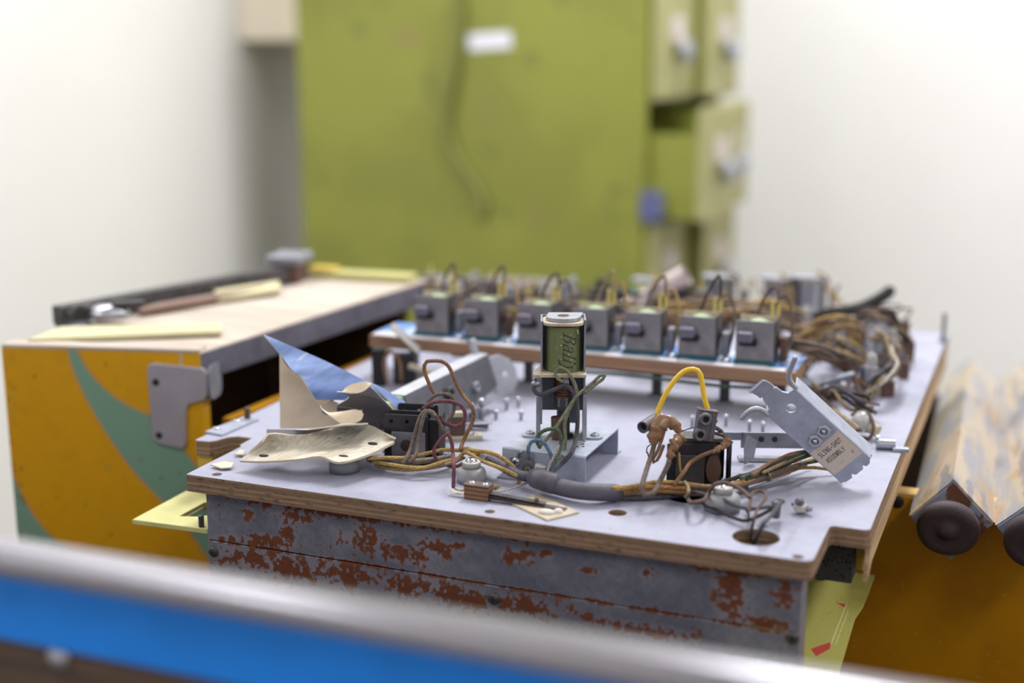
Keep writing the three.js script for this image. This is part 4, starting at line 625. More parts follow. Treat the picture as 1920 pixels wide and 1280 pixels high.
// ---------------------------------------------------------------- torn painted card and felt
{
  const t = thing('torn_card', 'torn card, blue outside and beige inside, standing on a felt sheet', 'torn card');
  const blueF = std({ roughness: 0.7, map: texture(256, 256, (u, v) => { const n = fbm(u, v, 5, 5, 151, 5), f = fbm(u, v, 40, 40, 152, 3); let c = mix3([84, 106, 156], [118, 140, 188], step(0.35, 0.65, n)); c = c.map(k => k * (0.88 + 0.24 * f)); return mix3(c, [196, 204, 206], 0.6 * step(0.76, 0.84, fbm(u, v, 12, 12, 153, 4))); }, true, [9, 9]) });
  const beige = std({ roughness: 0.85, map: grain([220, 203, 178], 0.08, 8, 8, 154, [8, 8]) });
  const greyF = std({ roughness: 0.7, map: grain([92, 88, 92], 0.14, 10, 10, 155, [10, 10]) });
  const felt = std({ roughness: 1, map: texture(256, 256, (u, v) => { const n = fbm(u, v, 6, 6, 156, 5), f = fbm(u, v, 60, 60, 157, 3); return mix3([206, 198, 182], [184, 174, 156], step(0.4, 0.7, n)).map(k => k * (0.86 + 0.28 * f)); }, true, [12, 12]), bumpMap: bumpTex, bumpScale: 0.0008 });
  const torn = std({ color: 0xd8cfc0, roughness: 1 });
  const put = (name, rows, th, front, back, a = 10, b = 14) => { const g = new THREE.Group(); g.name = name; t.add(g); const [f, k, r] = sheet(rows, th, a, b); mesh('outer_face', f, front, g); mesh('inner_face', k, back, g); mesh('torn_edge', r, torn, g); return g; };
  // upright blue face: top edge, then the torn lower edge
  put('blue_flap', [[[0.0094,0.0837,-0.0948],[0.035,0.0729,-0.1025],[0.0586,0.0622,-0.1094],[0.0823,0.0502,-0.116],[0.1003,0.0439,-0.1162],[0.1154,0.0356,-0.1202]], [[0.0123,0.0844,-0.0906],[0.0259,0.0689,-0.0923],[0.041,0.0617,-0.0823],[0.0477,0.0567,-0.0838],[0.0586,0.0496,-0.0765],[0.0636,0.0426,-0.0768]]].map((r, i) => r), 0.0009, blueF, beige, 6, 18);
  put('blue_flap', [[[0.0589,0.0401,-0.0848],[0.0621,0.0377,-0.0855],[0.0644,0.037,-0.0862],[0.07,0.0405,-0.0894],[0.0733,0.046,-0.092]], [[0.039,0.0562,-0.0945],[0.0547,0.0483,-0.0989],[0.0704,0.042,-0.1037],[0.0854,0.0424,-0.1098],[0.1003,0.0439,-0.1162]]], 0.0008, blueF, beige, 6, 14);
  // standing beige wall
  put('beige_wall', [[[0.0185,0.068,-0.1013],[0.0255,0.0576,-0.1016],[0.0376,0.0488,-0.1043],[0.0499,0.0383,-0.1067],[0.0658,0.0307,-0.1113]], [[0.0225,0.0117,-0.0915],[0.0359,0.0117,-0.0968],[0.0511,0.0121,-0.1031],[0.0663,0.0129,-0.1094],[0.0853,0.0142,-0.1173]]], 0.0009, beige, greyF, 10, 14);
  // rolled grey flap
  put('rolled_flap', [[[0.0803,0.0497,-0.0797],[0.0854,0.0493,-0.0817],[0.0914,0.0485,-0.0839],[0.0979,0.0497,-0.0868],[0.1027,0.0535,-0.0897]], [[0.088,0.0461,-0.0842],[0.0972,0.0461,-0.0879],[0.1066,0.0437,-0.0911],[0.1143,0.0403,-0.0933],[0.1194,0.036,-0.0943]], [[0.0746,0.0364,-0.0875],[0.0859,0.0349,-0.0916],[0.0971,0.0341,-0.096],[0.1076,0.0333,-0.1],[0.1151,0.0318,-0.1026]]], 0.0009, greyF, greyF, 10, 14);
  put('roll_mouth', [[[0.0821,0.0483,-0.0845],[0.0854,0.0525,-0.0869],[0.0911,0.0548,-0.0897],[0.0969,0.0556,-0.0923],[0.1018,0.0545,-0.094]], [[0.0828,0.049,-0.0817],[0.0887,0.0479,-0.0838],[0.0939,0.0479,-0.0858],[0.0989,0.0498,-0.0883],[0.1032,0.0548,-0.0913]]], 0.0008, beige, beige, 6, 12);
  put('fold_over', [[[0.0909,0.0507,-0.1085],[0.0967,0.0488,-0.1104],[0.1026,0.0456,-0.112],[0.1105,0.0409,-0.114],[0.1183,0.0362,-0.1161]], [[0.101,0.0528,-0.0954],[0.1069,0.0481,-0.0967],[0.1125,0.0427,-0.0976],[0.1166,0.0388,-0.0983],[0.1199,0.0342,-0.0985]]], 0.0008, blueF, greyF, 6, 12);
  put('lower_fold', [[[0.0634,0.0372,-0.0832],[0.0657,0.0318,-0.0828],[0.0692,0.0298,-0.0837],[0.0825,0.0306,-0.0892],[0.0934,0.0333,-0.0943]], [[0.0719,0.0358,-0.073],[0.078,0.0335,-0.0748],[0.0881,0.0346,-0.0792],[0.0946,0.0362,-0.0822],[0.0988,0.035,-0.0836]], [[0.0866,0.027,-0.0734],[0.0921,0.0274,-0.0757],[0.0975,0.0285,-0.0782],[0.1002,0.0304,-0.0798],[0.101,0.0343,-0.081]]], 0.0008, beige, greyF, 10, 12);
  put('back_fold', [[[0.073,0.0343,-0.0918],[0.0836,0.0332,-0.0958],[0.0948,0.0328,-0.1002],[0.1117,0.0312,-0.1067]], [[0.0715,0.022,-0.0938],[0.0821,0.0212,-0.0978],[0.0934,0.0212,-0.1024],[0.1102,0.0212,-0.1092]]], 0.0008, greyF, greyF, 4, 8);
  // felt sheet
  const fg = new THREE.Group(); fg.name = 'felt_sheet'; t.add(fg);
  const rows = [[[0.0439,0.02,-0.0329],[0.0447,0.024,-0.0406],[0.0653,0.023,-0.0481],[0.0776,0.025,-0.0576],[0.0859,0.024,-0.0826],[0.1014,0.024,-0.0873],[0.13,0.02,-0.0762]], [[0.0351,0.012,-0.0291],[0.0432,0.013,-0.043],[0.0665,0.015,-0.0454],[0.0831,0.016,-0.0514],[0.0958,0.017,-0.0644],[0.109,0.017,-0.0726],[0.1263,0.017,-0.0825]], [[0.0317,0.007,-0.0214],[0.0554,0.01,-0.0195],[0.0807,0.014,-0.0216],[0.0948,0.016,-0.0271],[0.1121,0.015,-0.0229],[0.1245,0.016,-0.0432],[0.131,0.018,-0.0707]]];
  const [f, k, r] = sheet(rows, 0.0016, 12, 24); mesh('outer_face', f, felt, fg); mesh('inner_face', k, greyF, fg); mesh('torn_edge', r, felt, fg);
  put('felt_back_edge', [[[0.0414,0.023,-0.0429],[0.0646,0.023,-0.0493],[0.078,0.026,-0.057],[0.088,0.026,-0.0791],[0.104,0.026,-0.0825]], [[0.0307,0.02,-0.0599],[0.0635,0.026,-0.0512],[0.0839,0.031,-0.047],[0.0966,0.032,-0.0558],[0.1125,0.032,-0.0667]]], 0.0012, felt, greyF, 4, 14);
  for (const p of [[0.087,0.0195,-0.065], [0.116,0.0182,-0.0668], [0.109,0.0168,-0.0355], [0.0476,0.012,-0.0286]]) mesh('burnt_hole', new THREE.CylinderGeometry(0.0028, 0.0028, 0.0016, 9).scale(1.35, 1, 0.7).translate(p[0], p[1] - 0.0012, p[2]), M.blackMatt, fg);
}
// chips and debris
{
  const c = (name, label, cat, P, th, mat) => { const o = V(P[0]), t = thing(name, label, cat, P[0]); const s = P.map(p => [p[0] - o.x, -(p[2] - o.z)]); mesh('flake', metric(prism(s, th, [], th * 0.2).rotateX(-Math.PI / 2 + 0.06).translate(0, 0.0006, 0)), mat, t); return t; };
  const paper = std({ color: 0xd9cbb8, roughness: 0.9 });
  c('paper_flake', 'folded beige paper flake near the front left corner of the board', 'flake', [[0.0076,0.001,-0.0196],[0.013,0.001,-0.0286],[0.0217,0.001,-0.028],[0.0252,0.001,-0.0199],[0.0191,0.001,-0.0161]], 0.0008, paper);
  c('paper_flake', 'tiny beige paper flake at the felt corner', 'flake', [[0.0091,0.001,-0.0479],[0.0079,0.001,-0.0575],[0.0124,0.001,-0.0578],[0.0161,0.001,-0.0493]], 0.0007, paper);
  const t = thing('plastic_crumb', 'small crumpled grey and blue crumb near the right edge of the board', 'debris', [0.424, 0, -0.082], 0.5);
  mesh('lump', new THREE.DodecahedronGeometry(0.0055, 0).scale(1.2, 0.75, 0.9).translate(0, 0.0042, 0), std({ color: 0xb9b4ae, roughness: 0.8 }), t);
  mesh('lump', new THREE.IcosahedronGeometry(0.0035, 0).translate(-0.0015, 0.0085, 0.001), M.plugGrey, t); mesh('lump', new THREE.IcosahedronGeometry(0.0028, 0).translate(0.0045, 0.0045, 0.003), std({ color: 0x9a969e, roughness: 0.8 }), t);
  mesh('blue_fleck', new THREE.TetrahedronGeometry(0.0018).translate(-0.006, 0.007, 0.001), std({ color: 0x3046a8, roughness: 0.6 }), t);
}

// ---------------------------------------------------------------- lamp sockets and pucks standing on the board
{
  const sock = (label, at, s = 1, bulb = true) => {
    const t = thing('lamp_socket', label, 'lamp socket', at, 0, 'grey lamp sockets near the front edge');
    mesh('skirt', lathe([[0.0001, 0], [0.0105 * s, 0], [0.0107 * s, 0.006 * s], [0.0098 * s, 0.009 * s], [0.007 * s, 0.0105 * s], [0.0001, 0.0105 * s]], 28), std({ map: grain([150, 150, 152], 0.06, 8, 8, 161, [20, 20]), roughness: 0.4 }), t);
    if (bulb) { mesh('nylon_collar', lathe([[0.0001, 0], [0.0066, 0], [0.0068, 0.004], [0.006, 0.0046], [0.0001, 0.0046]], 24).translate(0, 0.0104 * s, 0), M.nylon, t); screwOn(t, [0, 0.0149, 0], 0.0042); }
    return t;
  };
  sock('grey nylon post with a screw beside the leaf switch', [0.1963,0,-0.0621]);
  sock('grey post partly hidden under the felt sheet', [0.1014,0,-0.0499], 1.05, false);
  sock('wide grey nylon post among the wires behind the big hole', [0.3742,0,-0.0706], 1.12);
}
// small screws and nails seen through the board
{
  const pins = [[0.1516,0,-0.2149], [0.1541,0,-0.2584], [0.1713,0,-0.2211], [0.1767,0,-0.2512], [0.3066,0,-0.2538], [0.331,0,-0.2669], [0.3518,0,-0.2589], [0.3629,0,-0.257], [0.1487,0,-0.2453], [0.1945,0,-0.2746]];
  const spot = ['left front nail of the four between the relay wires and the solenoid', 'left rear nail of the four between the relay wires and the solenoid', 'right front nail of the four between the relay wires and the solenoid', 'nail nearest the solenoid on its left', 'nail behind the terminal block on its left', 'nail right behind the terminal block', 'nail under the fork of the sling-shot bracket', 'nail beside the sling-shot bracket edge', 'nail behind the four, nearest the rounded ear', 'nail hidden behind the solenoid cradle'];
  pins.forEach((p, i) => { const t = thing('nail', 'small steel ' + spot[i], 'nail', p, 0, 'nails poking up through the board'); const h = i < 4 ? 0.006 : 0.0075; mesh('shank', cyl(0.0013, 0.0013, h, 0, 0, 0, 10), M.zincDull, t); mesh('head', new THREE.SphereGeometry(0.0024, 12, 8).translate(0, h, 0), M.screw, t); });
  const t = thing('screw_tip', 'steel screw with washer beside the thin wires at the front right', 'screw', [0.4056,0,-0.0508]);
  mesh('washer', cyl(0.004, 0.004, 0.001, 0, 0, 0, 16), M.screw, t); mesh('head', panHead(0.003, 0.002).translate(0, 0.001, 0), M.screw, t);
  const t2 = thing('bent_plate', 'small steel plate with a stud and two screws on the left tab', 'metal plate', [-0.0368,0,-0.1107]); 
  const P = [[-0.0468,0.0015,-0.0915],[-0.0292,0.0015,-0.089],[-0.0272,0.0015,-0.139],[-0.0418,0.0015,-0.1435]], o = [-0.0368,0,-0.1107]; mesh('plate', metric(prism(P.map(p => [p[0] - o[0], -(p[2] - o[2])]), 0.0016, [], 0.0003).rotateX(-Math.PI / 2)), M.zincFlat, t2);
  for (const q of [[-0.0422,0.0018,-0.1003], [-0.0392,0.0018,-0.1246]]) screwOn(t2, [q[0] - o[0], 0.0018, q[2] - o[2]], 0.0034);
  const s = [-0.036,0.0018,-0.136]; mesh('stud', lathe([[0.0001, 0], [0.0024, 0], [0.0024, 0.0085], [0.0018, 0.0095], [0.0001, 0.0095]], 14).translate(s[0] - o[0], 0.0016, s[2] - o[2]), M.brown, t2);
}
// leaf switch lying near the front edge
{
  const t = thing('leaf_switch', 'brown leaf switch stack with long steel blades near the front edge', 'switch', [0.2155, 0, -0.03], -0.02);
  mesh('stack', metric(box(0.018, 0.0095, 0.009, 0, 0.0048, 0, 0.0006)), M.bake, t); mesh('cap', box(0.0195, 0.0014, 0.0098, 0, 0.0102, 0, 0.0006), M.brown, t);
  screwOn(t, [-0.0045, 0.0108, 0], 0.0024); screwOn(t, [0.0055, 0.0108, 0], 0.0024);
  mesh('blade', box(0.05, 0.0004, 0.005, 0.033, 0.0042, 0.001, 0.0001).rotateZ(-0.035), M.steelDark, t); mesh('blade', box(0.042, 0.0004, 0.005, 0.028, 0.0062, 0.0005, 0.0001).rotateZ(-0.05), M.steelDark, t); mesh('blade', box(0.056, 0.0008, 0.0055, 0.036, 0.0024, 0.0012, 0.0001).rotateZ(-0.01), M.brown, t);
  mesh('contact', cyl(0.0016, 0.0014, 0.0022, 0.043, 0.0044, 0.001, 12), M.maroonDot || M.brown, t);
  mesh('tail', box(0.012, 0.0004, 0.004, -0.0145, 0.003, 0.001, 0.0001), M.pale || M.fiber, t);
  const b = thing('fibre_plate', 'thin beige fibre plate with a white blob under the switch blades', 'plate', [0.268, 0, -0.035]);
  const P = [[0.2415,0.001,-0.0267],[0.2487,0.001,-0.0518],[0.2887,0.001,-0.0277],[0.2744,0.001,-0.0057]]; mesh('plate', metric(prism(P.map(p => [p[0] - 0.268, -(p[2] + 0.035)]), 0.0012, [], 0.0002).rotateX(-Math.PI / 2)), M.fiber, b);
  const s = [0.2764,0.001,-0.0216]; mesh('rivet', panHead(0.0034, 0.0028).translate(s[0] - 0.268, 0.0012, s[2] + 0.035), M.dust, b); mesh('glue_blob', new THREE.IcosahedronGeometry(0.0045, 1).scale(1.3, 0.5, 0.9).translate(s[0] - 0.268 - 0.007, 0.0018, s[2] + 0.039), M.dust, b);
}

// ---------------------------------------------------------------- wiring across the front of the board
{
  const h = thing('wire_harness', 'cloth covered wire harness with black tape running along the front of the board', 'wires');
  const w = (m, r, P) => wire('wire', m, r, P, h);
  // from the felt to the tape
  w(C.amber, 0.0015, [[0.1215,0.012,-0.0488],[0.1315,0.012,-0.0542],[0.1457,0.012,-0.0599],[0.1555,0.012,-0.0748],[0.1652,0.014,-0.0815],[0.1772,0.014,-0.0849],[0.191,0.016,-0.0822],[0.2112,0.0208,-0.0668],[0.2203,0.0157,-0.0692],[0.2271,0.0092,-0.0704],[0.23,0.0033,-0.0701],[0.228,-0.0018,-0.0681],[0.2201,-0.0029,-0.0647],[0.218,0.0054,-0.0437]]);
  w(C.amber, 0.0015, [[0.1226,0.008,-0.0546],[0.1408,0.008,-0.0526],[0.1611,0.008,-0.0541],[0.1721,0.01,-0.0665],[0.1786,0.01,-0.0799],[0.1821,0.014,-0.0814],[0.1986,0.013,-0.0724],[0.2209,0.016,-0.053],[0.2291,0.0124,-0.0554],[0.2327,0.0103,-0.0563]]);
  w(C.tan, 0.0014, [[0.1143,0.006,-0.0621],[0.1321,0.006,-0.0611],[0.1497,0.006,-0.0601],[0.1649,0.006,-0.0636],[0.1771,0.009,-0.0692],[0.1801,0.009,-0.0839]]);
  w(C.amber, 0.0013, [[0.1226,0.004,-0.0586],[0.1413,0.004,-0.0555],[0.1598,0.004,-0.0655],[0.1688,0.004,-0.0826],[0.1744,0.004,-0.0986]]);
  w(C.pale, 0.0012, [[0.1214,0.01,-0.0569],[0.138,0.01,-0.0581],[0.1522,0.01,-0.0638],[0.1643,0.01,-0.0741],[0.1718,0.01,-0.0854]]);
  w(C.taupe, 0.0014, [[0.1202,0.008,-0.055],[0.1356,0.008,-0.0585],[0.151,0.008,-0.062],[0.163,0.008,-0.0722],[0.1727,0.008,-0.0816]]);
  w(C.amber, 0.0014, [[0.1761,0.014,-0.0873],[0.1815,0.014,-0.0923],[0.1885,0.014,-0.0909],[0.1939,0.014,-0.0833],[0.1895,0.014,-0.0789]]);
  // taped trunk
  const tp = (name, m, r, P) => mesh(name, tube(P, r, 40, 12), m, h);
  tp('white_sleeve', M.nylon, 0.0042, [[0.1842,0.012,-0.0919],[0.1931,0.012,-0.0871],[0.1998,0.012,-0.083]]);
  tp('black_tape', M.tape, 0.0036, [[0.198,0.011,-0.0843],[0.2123,0.011,-0.074],[0.2276,0.009,-0.066],[0.2376,0.009,-0.0611],[0.2452,0.009,-0.0629]]);
  tp('black_tape', M.tape, 0.0060, [[0.2482,0.011,-0.0539],[0.2557,0.011,-0.0496],[0.2647,0.0085,-0.0515],[0.2773,0.0085,-0.0482],[0.2904,0.0085,-0.0487],[0.3036,0.0065,-0.0591]]);
  tp('black_tape', M.tape, 0.0072, [[0.2487,0.0115,-0.0537],[0.2554,0.0115,-0.0503],[0.2625,0.0095,-0.0522]]);
  // orange fan behind the tape
  const fan = [[C.orange, 912, .011], [C.orange, 917, .009], [C.tan, 922, .006], [C.orange, 927, .004], [C.amber, 908, .012], [C.slate, 932, .003], [C.brown, 924, .008]];
  w(C.amber, 0.0016, [[0.3035,0.011,-0.0544],[0.3155,0.011,-0.064],[0.3267,0.011,-0.0769],[0.3433,0.01,-0.0844],[0.3618,0.01,-0.0846],[0.3823,0.008,-0.1077],[0.4024,0.01,-0.1356],[0.4188,0.012,-0.1697]]);
  w(C.orange, 0.0015, [[0.3036,0.01,-0.0541],[0.3187,0.01,-0.0661],[0.3353,0.01,-0.0728],[0.3529,0.01,-0.0762],[0.3671,0.008,-0.0931],[0.381,0.008,-0.1133],[0.3964,0.01,-0.1281],[0.4093,0.01,-0.1592]]);
  w(C.orange, 0.0016, [[0.303,0.007,-0.0562],[0.3181,0.007,-0.0681],[0.3351,0.007,-0.0738],[0.3524,0.007,-0.0784],[0.364,0.006,-0.0909],[0.3813,0.006,-0.1124],[0.3954,0.006,-0.1343],[0.4127,0.008,-0.162]]);
  w(C.tan, 0.0014, [[0.3023,0.005,-0.0586],[0.3181,0.005,-0.0684],[0.3342,0.005,-0.0773],[0.3554,0.005,-0.0811],[0.3696,0.005,-0.0987],[0.3866,0.005,-0.1227],[0.4033,0.005,-0.1523]]);
  w(C.orange, 0.0015, [[0.3019,0.003,-0.0599],[0.3177,0.003,-0.0698],[0.3302,0.003,-0.0784],[0.3473,0.003,-0.0841],[0.3631,0.003,-0.0952]]);
  w(C.slate, 0.0016, [[0.3021,0.002,-0.0595],[0.3188,0.002,-0.0662],[0.3377,0.002,-0.0785],[0.3472,0.002,-0.0847],[0.3591,0.002,-0.0967],[0.3742,0.006,-0.1108],[0.3872,0.006,-0.1374],[0.4006,0.006,-0.1664]]);
  w(C.brown, 0.0014, [[0.3498,0.012,-0.0735],[0.367,0.012,-0.078],[0.3825,0.012,-0.089],[0.3953,0.012,-0.1148],[0.4112,0.012,-0.148]]);
  w(C.dark, 0.0015, [[0.3641,0.01,-0.0903],[0.3742,0.01,-0.1103],[0.3851,0.01,-0.1286],[0.3987,0.01,-0.155],[0.4129,0.01,-0.1824]]);
  w(C.green, 0.0015, [[0.3816,0.016,-0.0927],[0.3882,0.016,-0.1127],[0.3981,0.016,-0.1372],[0.4116,0.022,-0.1435],[0.422,0.022,-0.1585]]);
  w(C.green, 0.0014, [[0.3842,0.014,-0.0978],[0.3939,0.014,-0.1216],[0.404,0.014,-0.1463],[0.4179,0.02,-0.1502]]);
  w(C.rust, 0.0014, [[0.388,0.018,-0.0961],[0.3933,0.018,-0.1234],[0.3985,0.018,-0.1386],[0.4051,0.022,-0.1382],[0.4141,0.022,-0.1499]]);
  w(C.olive, 0.0014, [[0.3892,0.012,-0.1087],[0.4001,0.012,-0.1281],[0.4108,0.012,-0.1505],[0.4241,0.014,-0.1597]]);
  w(C.amber, 0.0013, [[0.3926,0.006,-0.1294],[0.4029,0.006,-0.1541],[0.4161,0.006,-0.1647],[0.4302,0.004,-0.1717]]);
  w(C.tan, 0.0013, [[0.3926,0.016,-0.1094],[0.402,0.016,-0.1362],[0.4124,0.016,-0.1617]]);
  for (const P of [[[0.3907,0.014,-0.1228],[0.3948,0.014,-0.1169],[0.3991,0.014,-0.1062],[0.3929,0.006,-0.1245],[0.3877,0.006,-0.1351],[0.3907,0.014,-0.1228]]]) mesh('lacing_cord', tube(P, 0.0008), C.olive, h);
  for (const P of [[[0.3468,0.014,-0.0766],[0.3513,0.014,-0.0677],[0.3549,0.014,-0.0552],[0.3465,0.003,-0.079],[0.3417,0.003,-0.0913],[0.3468,0.014,-0.0766]]]) mesh('lacing_cord', tube(P, 0.0012), C.tan, h);
  // thin tangle at the front right, ending in the big hole
  const g = thing('loose_wires', 'tangle of thin brown wires ending in the big round hole', 'wires');
  const v = (m, r, P) => wire('wire', m, r, P, g);
  v(C.brown, 0.0014, [[0.349,0.004,-0.0746],[0.3612,0.012,-0.0436],[0.3659,0.012,-0.05],[0.3657,0.012,-0.0681],[0.3707,0.02,-0.0612],[0.3752,0.02,-0.0665],[0.3847,0.02,-0.0622],[0.3932,0.02,-0.052],[0.3972,0.02,-0.0447]]);
  v(C.slate, 0.0013, [[0.3452,0.006,-0.0834],[0.3583,0.01,-0.0691],[0.374,0.01,-0.0639],[0.387,0.01,-0.0535],[0.399,0.012,-0.0458],[0.4077,0.012,-0.0536],[0.4127,0.012,-0.0556]]);
  v(C.dark, 0.0012, [[0.3633,0.004,-0.0643],[0.376,0.004,-0.0561],[0.3889,0.004,-0.0461],[0.3961,0.004,-0.0448],[0.4041,0.008,-0.0469],[0.4094,0.008,-0.063],[0.4127,0.008,-0.0676]]);
  v(C.brown, 0.0011, [[0.3991,0.014,-0.0355],[0.3952,0.014,-0.0601],[0.3944,0.014,-0.0734],[0.397,0.014,-0.0779],[0.4014,0.014,-0.0739],[0.4038,0.014,-0.0636],[0.4024,0.012,-0.0493],[0.404,0.012,-0.0288],[0.401,0,-0.0355],[0.3992,-0.012,-0.0462]]);
  v(C.slate, 0.0014, [[0.415,0.014,-0.0614],[0.4144,0.014,-0.0502],[0.4137,0.014,-0.033],[0.4125,0.014,-0.0162],[0.4078,0.004,-0.0249],[0.4004,-0.012,-0.0467]]);
  v(C.slate, 0.0014, [[0.4092,0.012,-0.063],[0.411,0.012,-0.0681],[0.4146,0.012,-0.0674]]);
  mesh('splice', box(0.006, 0.012, 0.006, 0, 0, 0, 0.002).translate(...[0.4119,0.009,-0.0589]), M.plugGrey, g);
  v(C.pale, 0.0006, [[0.2227,0.004,-0.0344],[0.2299,0.004,-0.0408],[0.235,0.004,-0.0526],[0.2385,0.004,-0.0638]]);
  v(C.dark, 0.0007, [[0.3903,0.003,-0.0681],[0.3947,0.003,-0.0579],[0.3959,0.003,-0.0487]]);
}

// ---------------------------------------------------------------- raised strip board with seven coil units
{
  const t = thing('raised_board', 'raised wooden strip with a blue top carrying seven coil units', 'board', [0.1835, 0, -0.332]);
  const wood = std({ map: woodTone([160, 126, 98], [130, 98, 76], 171, [4, 30]), roughness: 0.75 });
  const W = 0.3895, D = 0.058, y = 0.04, th = 0.0115;
  mesh('plank', box(W, th, D, 0, y - th / 2, 0, 0.0008), wood, t);
  mesh('blue_print', box(W - 0.001, 0.0006, D - 0.009, 0, y + 0.0002, -0.0042, 0.0002), std({ map: texture(256, 64, (u, v) => mix3([98, 138, 206], [196, 206, 226], step(0.5, 0.62, fbm(u, v, 16, 4, 172, 4))), true, [5, 12]), roughness: 0.5 }), t);
  mesh('white_strip', box(W - 0.012, 0.0008, 0.009, -0.003, y + 0.0003, D / 2 - 0.005, 0.0003), std({ map: grain([226, 220, 222], 0.04, 10, 4, 173, [8, 8]), roughness: 0.5 }), t);
  for (const x of [-0.165, -0.05, 0.07, 0.13, 0.178]) { const p = new THREE.Group(); p.name = 'support_post'; p.position.set(x, 0, -0.004); t.add(p); mesh('post', cyl(0.0045, 0.0045, y - th - 0.001, 0, 0.0005, 0, 14), M.steelDark, p); mesh('base_washer', cyl(0.008, 0.0075, 0.002, 0, 0, 0, 18), M.zincDull, p); }
  mesh('under_rail', box(W - 0.09, 0.004, 0.008, 0.03, y - th - 0.004, 0.008), M.brown, t);
  mesh('under_wire', tube([[-0.02, y - th - 0.006, 0.026], [0.06, y - th - 0.004, 0.028], [0.13, y - th - 0.006, 0.026], [0.17, y - th - 0.005, 0.024]], 0.0016), C.green, t);
}
{
  const names = ['first', 'second', 'third', 'fourth', 'fifth', 'sixth', 'last'];
  const xs = [[0.0452,0.0655,-0.315], [0.0941,0.0643,-0.315], [0.1457,0.0644,-0.315], [0.1971,0.0655,-0.315], [0.2446,0.0651,-0.315], [0.2921,0.0638,-0.315], [0.3413,0.0628,-0.315]].map(p => p[0]);
  xs.forEach((x, i) => {
    const t = thing('coil_unit', 'grey coil unit on the raised board, ' + names[i] + ' of seven from the left', 'coil', [x, 0.0408, -0.318], 0.06 + rr(-0.03, 0.03), 'coil units on the raised board');
    mesh('base_strip', box(0.034, 0.003, 0.03, 0, 0.0015, -0.013, 0.0004), M.tealStrip, t);
    mesh('front_plate', box(0.0315, 0.0335, 0.0018, 0, 0.0198, 0, 0.0006), std({ map: grain([132, 128, 133], 0.14, 10, 10, 174, [12, 12]), metalness: 0.35, roughness: 0.55 }), t);
    mesh('bottom_plate', box(0.0315, 0.0016, 0.026, 0, 0.0038, -0.0135), M.zincDull, t);
    const c = new THREE.Group(); c.name = 'coil'; t.add(c);
    mesh('wrap', cyl(0.0145, 0.0145, 0.021, 0, 0, 0, 24).rotateX(-Math.PI / 2).translate(0, 0.0205, -0.0012), M.coilWrap, c);
    mesh('flange', box(0.033, 0.032, 0.0016, 0, 0.0205, -0.0235), M.fiber, c);
    mesh('right_cheek', box(0.0016, 0.033, 0.022, 0.016, 0.0205, -0.0125), M.steelDark, c);
    mesh('cheek_disc', cyl(0.006, 0.006, 0.0012, 0, 0, 0, 18).rotateZ(-Math.PI / 2).translate(0.0168, 0.02, -0.012), M.rustDisc, c);
    const p = new THREE.Group(); p.name = 'armature'; t.add(p);
    mesh('pin', box(0.013, 0.0085, 0.011, -0.007, 0.024, 0.0062, 0.0018), std({ color: 0x6c6878, metalness: 0.2, roughness: 0.45 }), p); mesh('pin_root', box(0.015, 0.005, 0.006, -0.005, 0.0185, 0.0035, 0.001), M.blackMatt, p);
    for (const k of [0, 1]) mesh('solder_lug', box(0.003, 0.014, 0.001, 0.010 + k * 0.005, 0.043, -0.024, 0.0003), M.lug, t);
    mesh('side_wire', tube([[0.0125, 0.046, -0.024], [0.02, 0.05 + rr(0, 0.006), -0.028], [0.026, 0.04, -0.026 + rr(-0.004, 0.004)], [0.027, 0.02, -0.02], [0.024, 0.004, -0.012]], 0.0013), pick([C.tan, C.taupe, C.amber]), t);
    mesh('side_wire', tube([[0.015, 0.048, -0.024], [0.012, 0.058 + rr(0, 0.01), -0.03], [0.002, 0.052, -0.036], [-0.006, 0.03, -0.036]], 0.0012), pick([C.brown, C.dark, C.tan]), t);
    mesh('side_bracket', box(0.006, 0.02, 0.012, 0.0225, 0.012, -0.014, 0.001), pick([M.brown, M.zincDull]), t);
    if (rnd() > 0.3) mesh('screw_head', panHead(0.004, 0.003).translate(0.026, 0, 0.002), M.screw, t);
  });
}

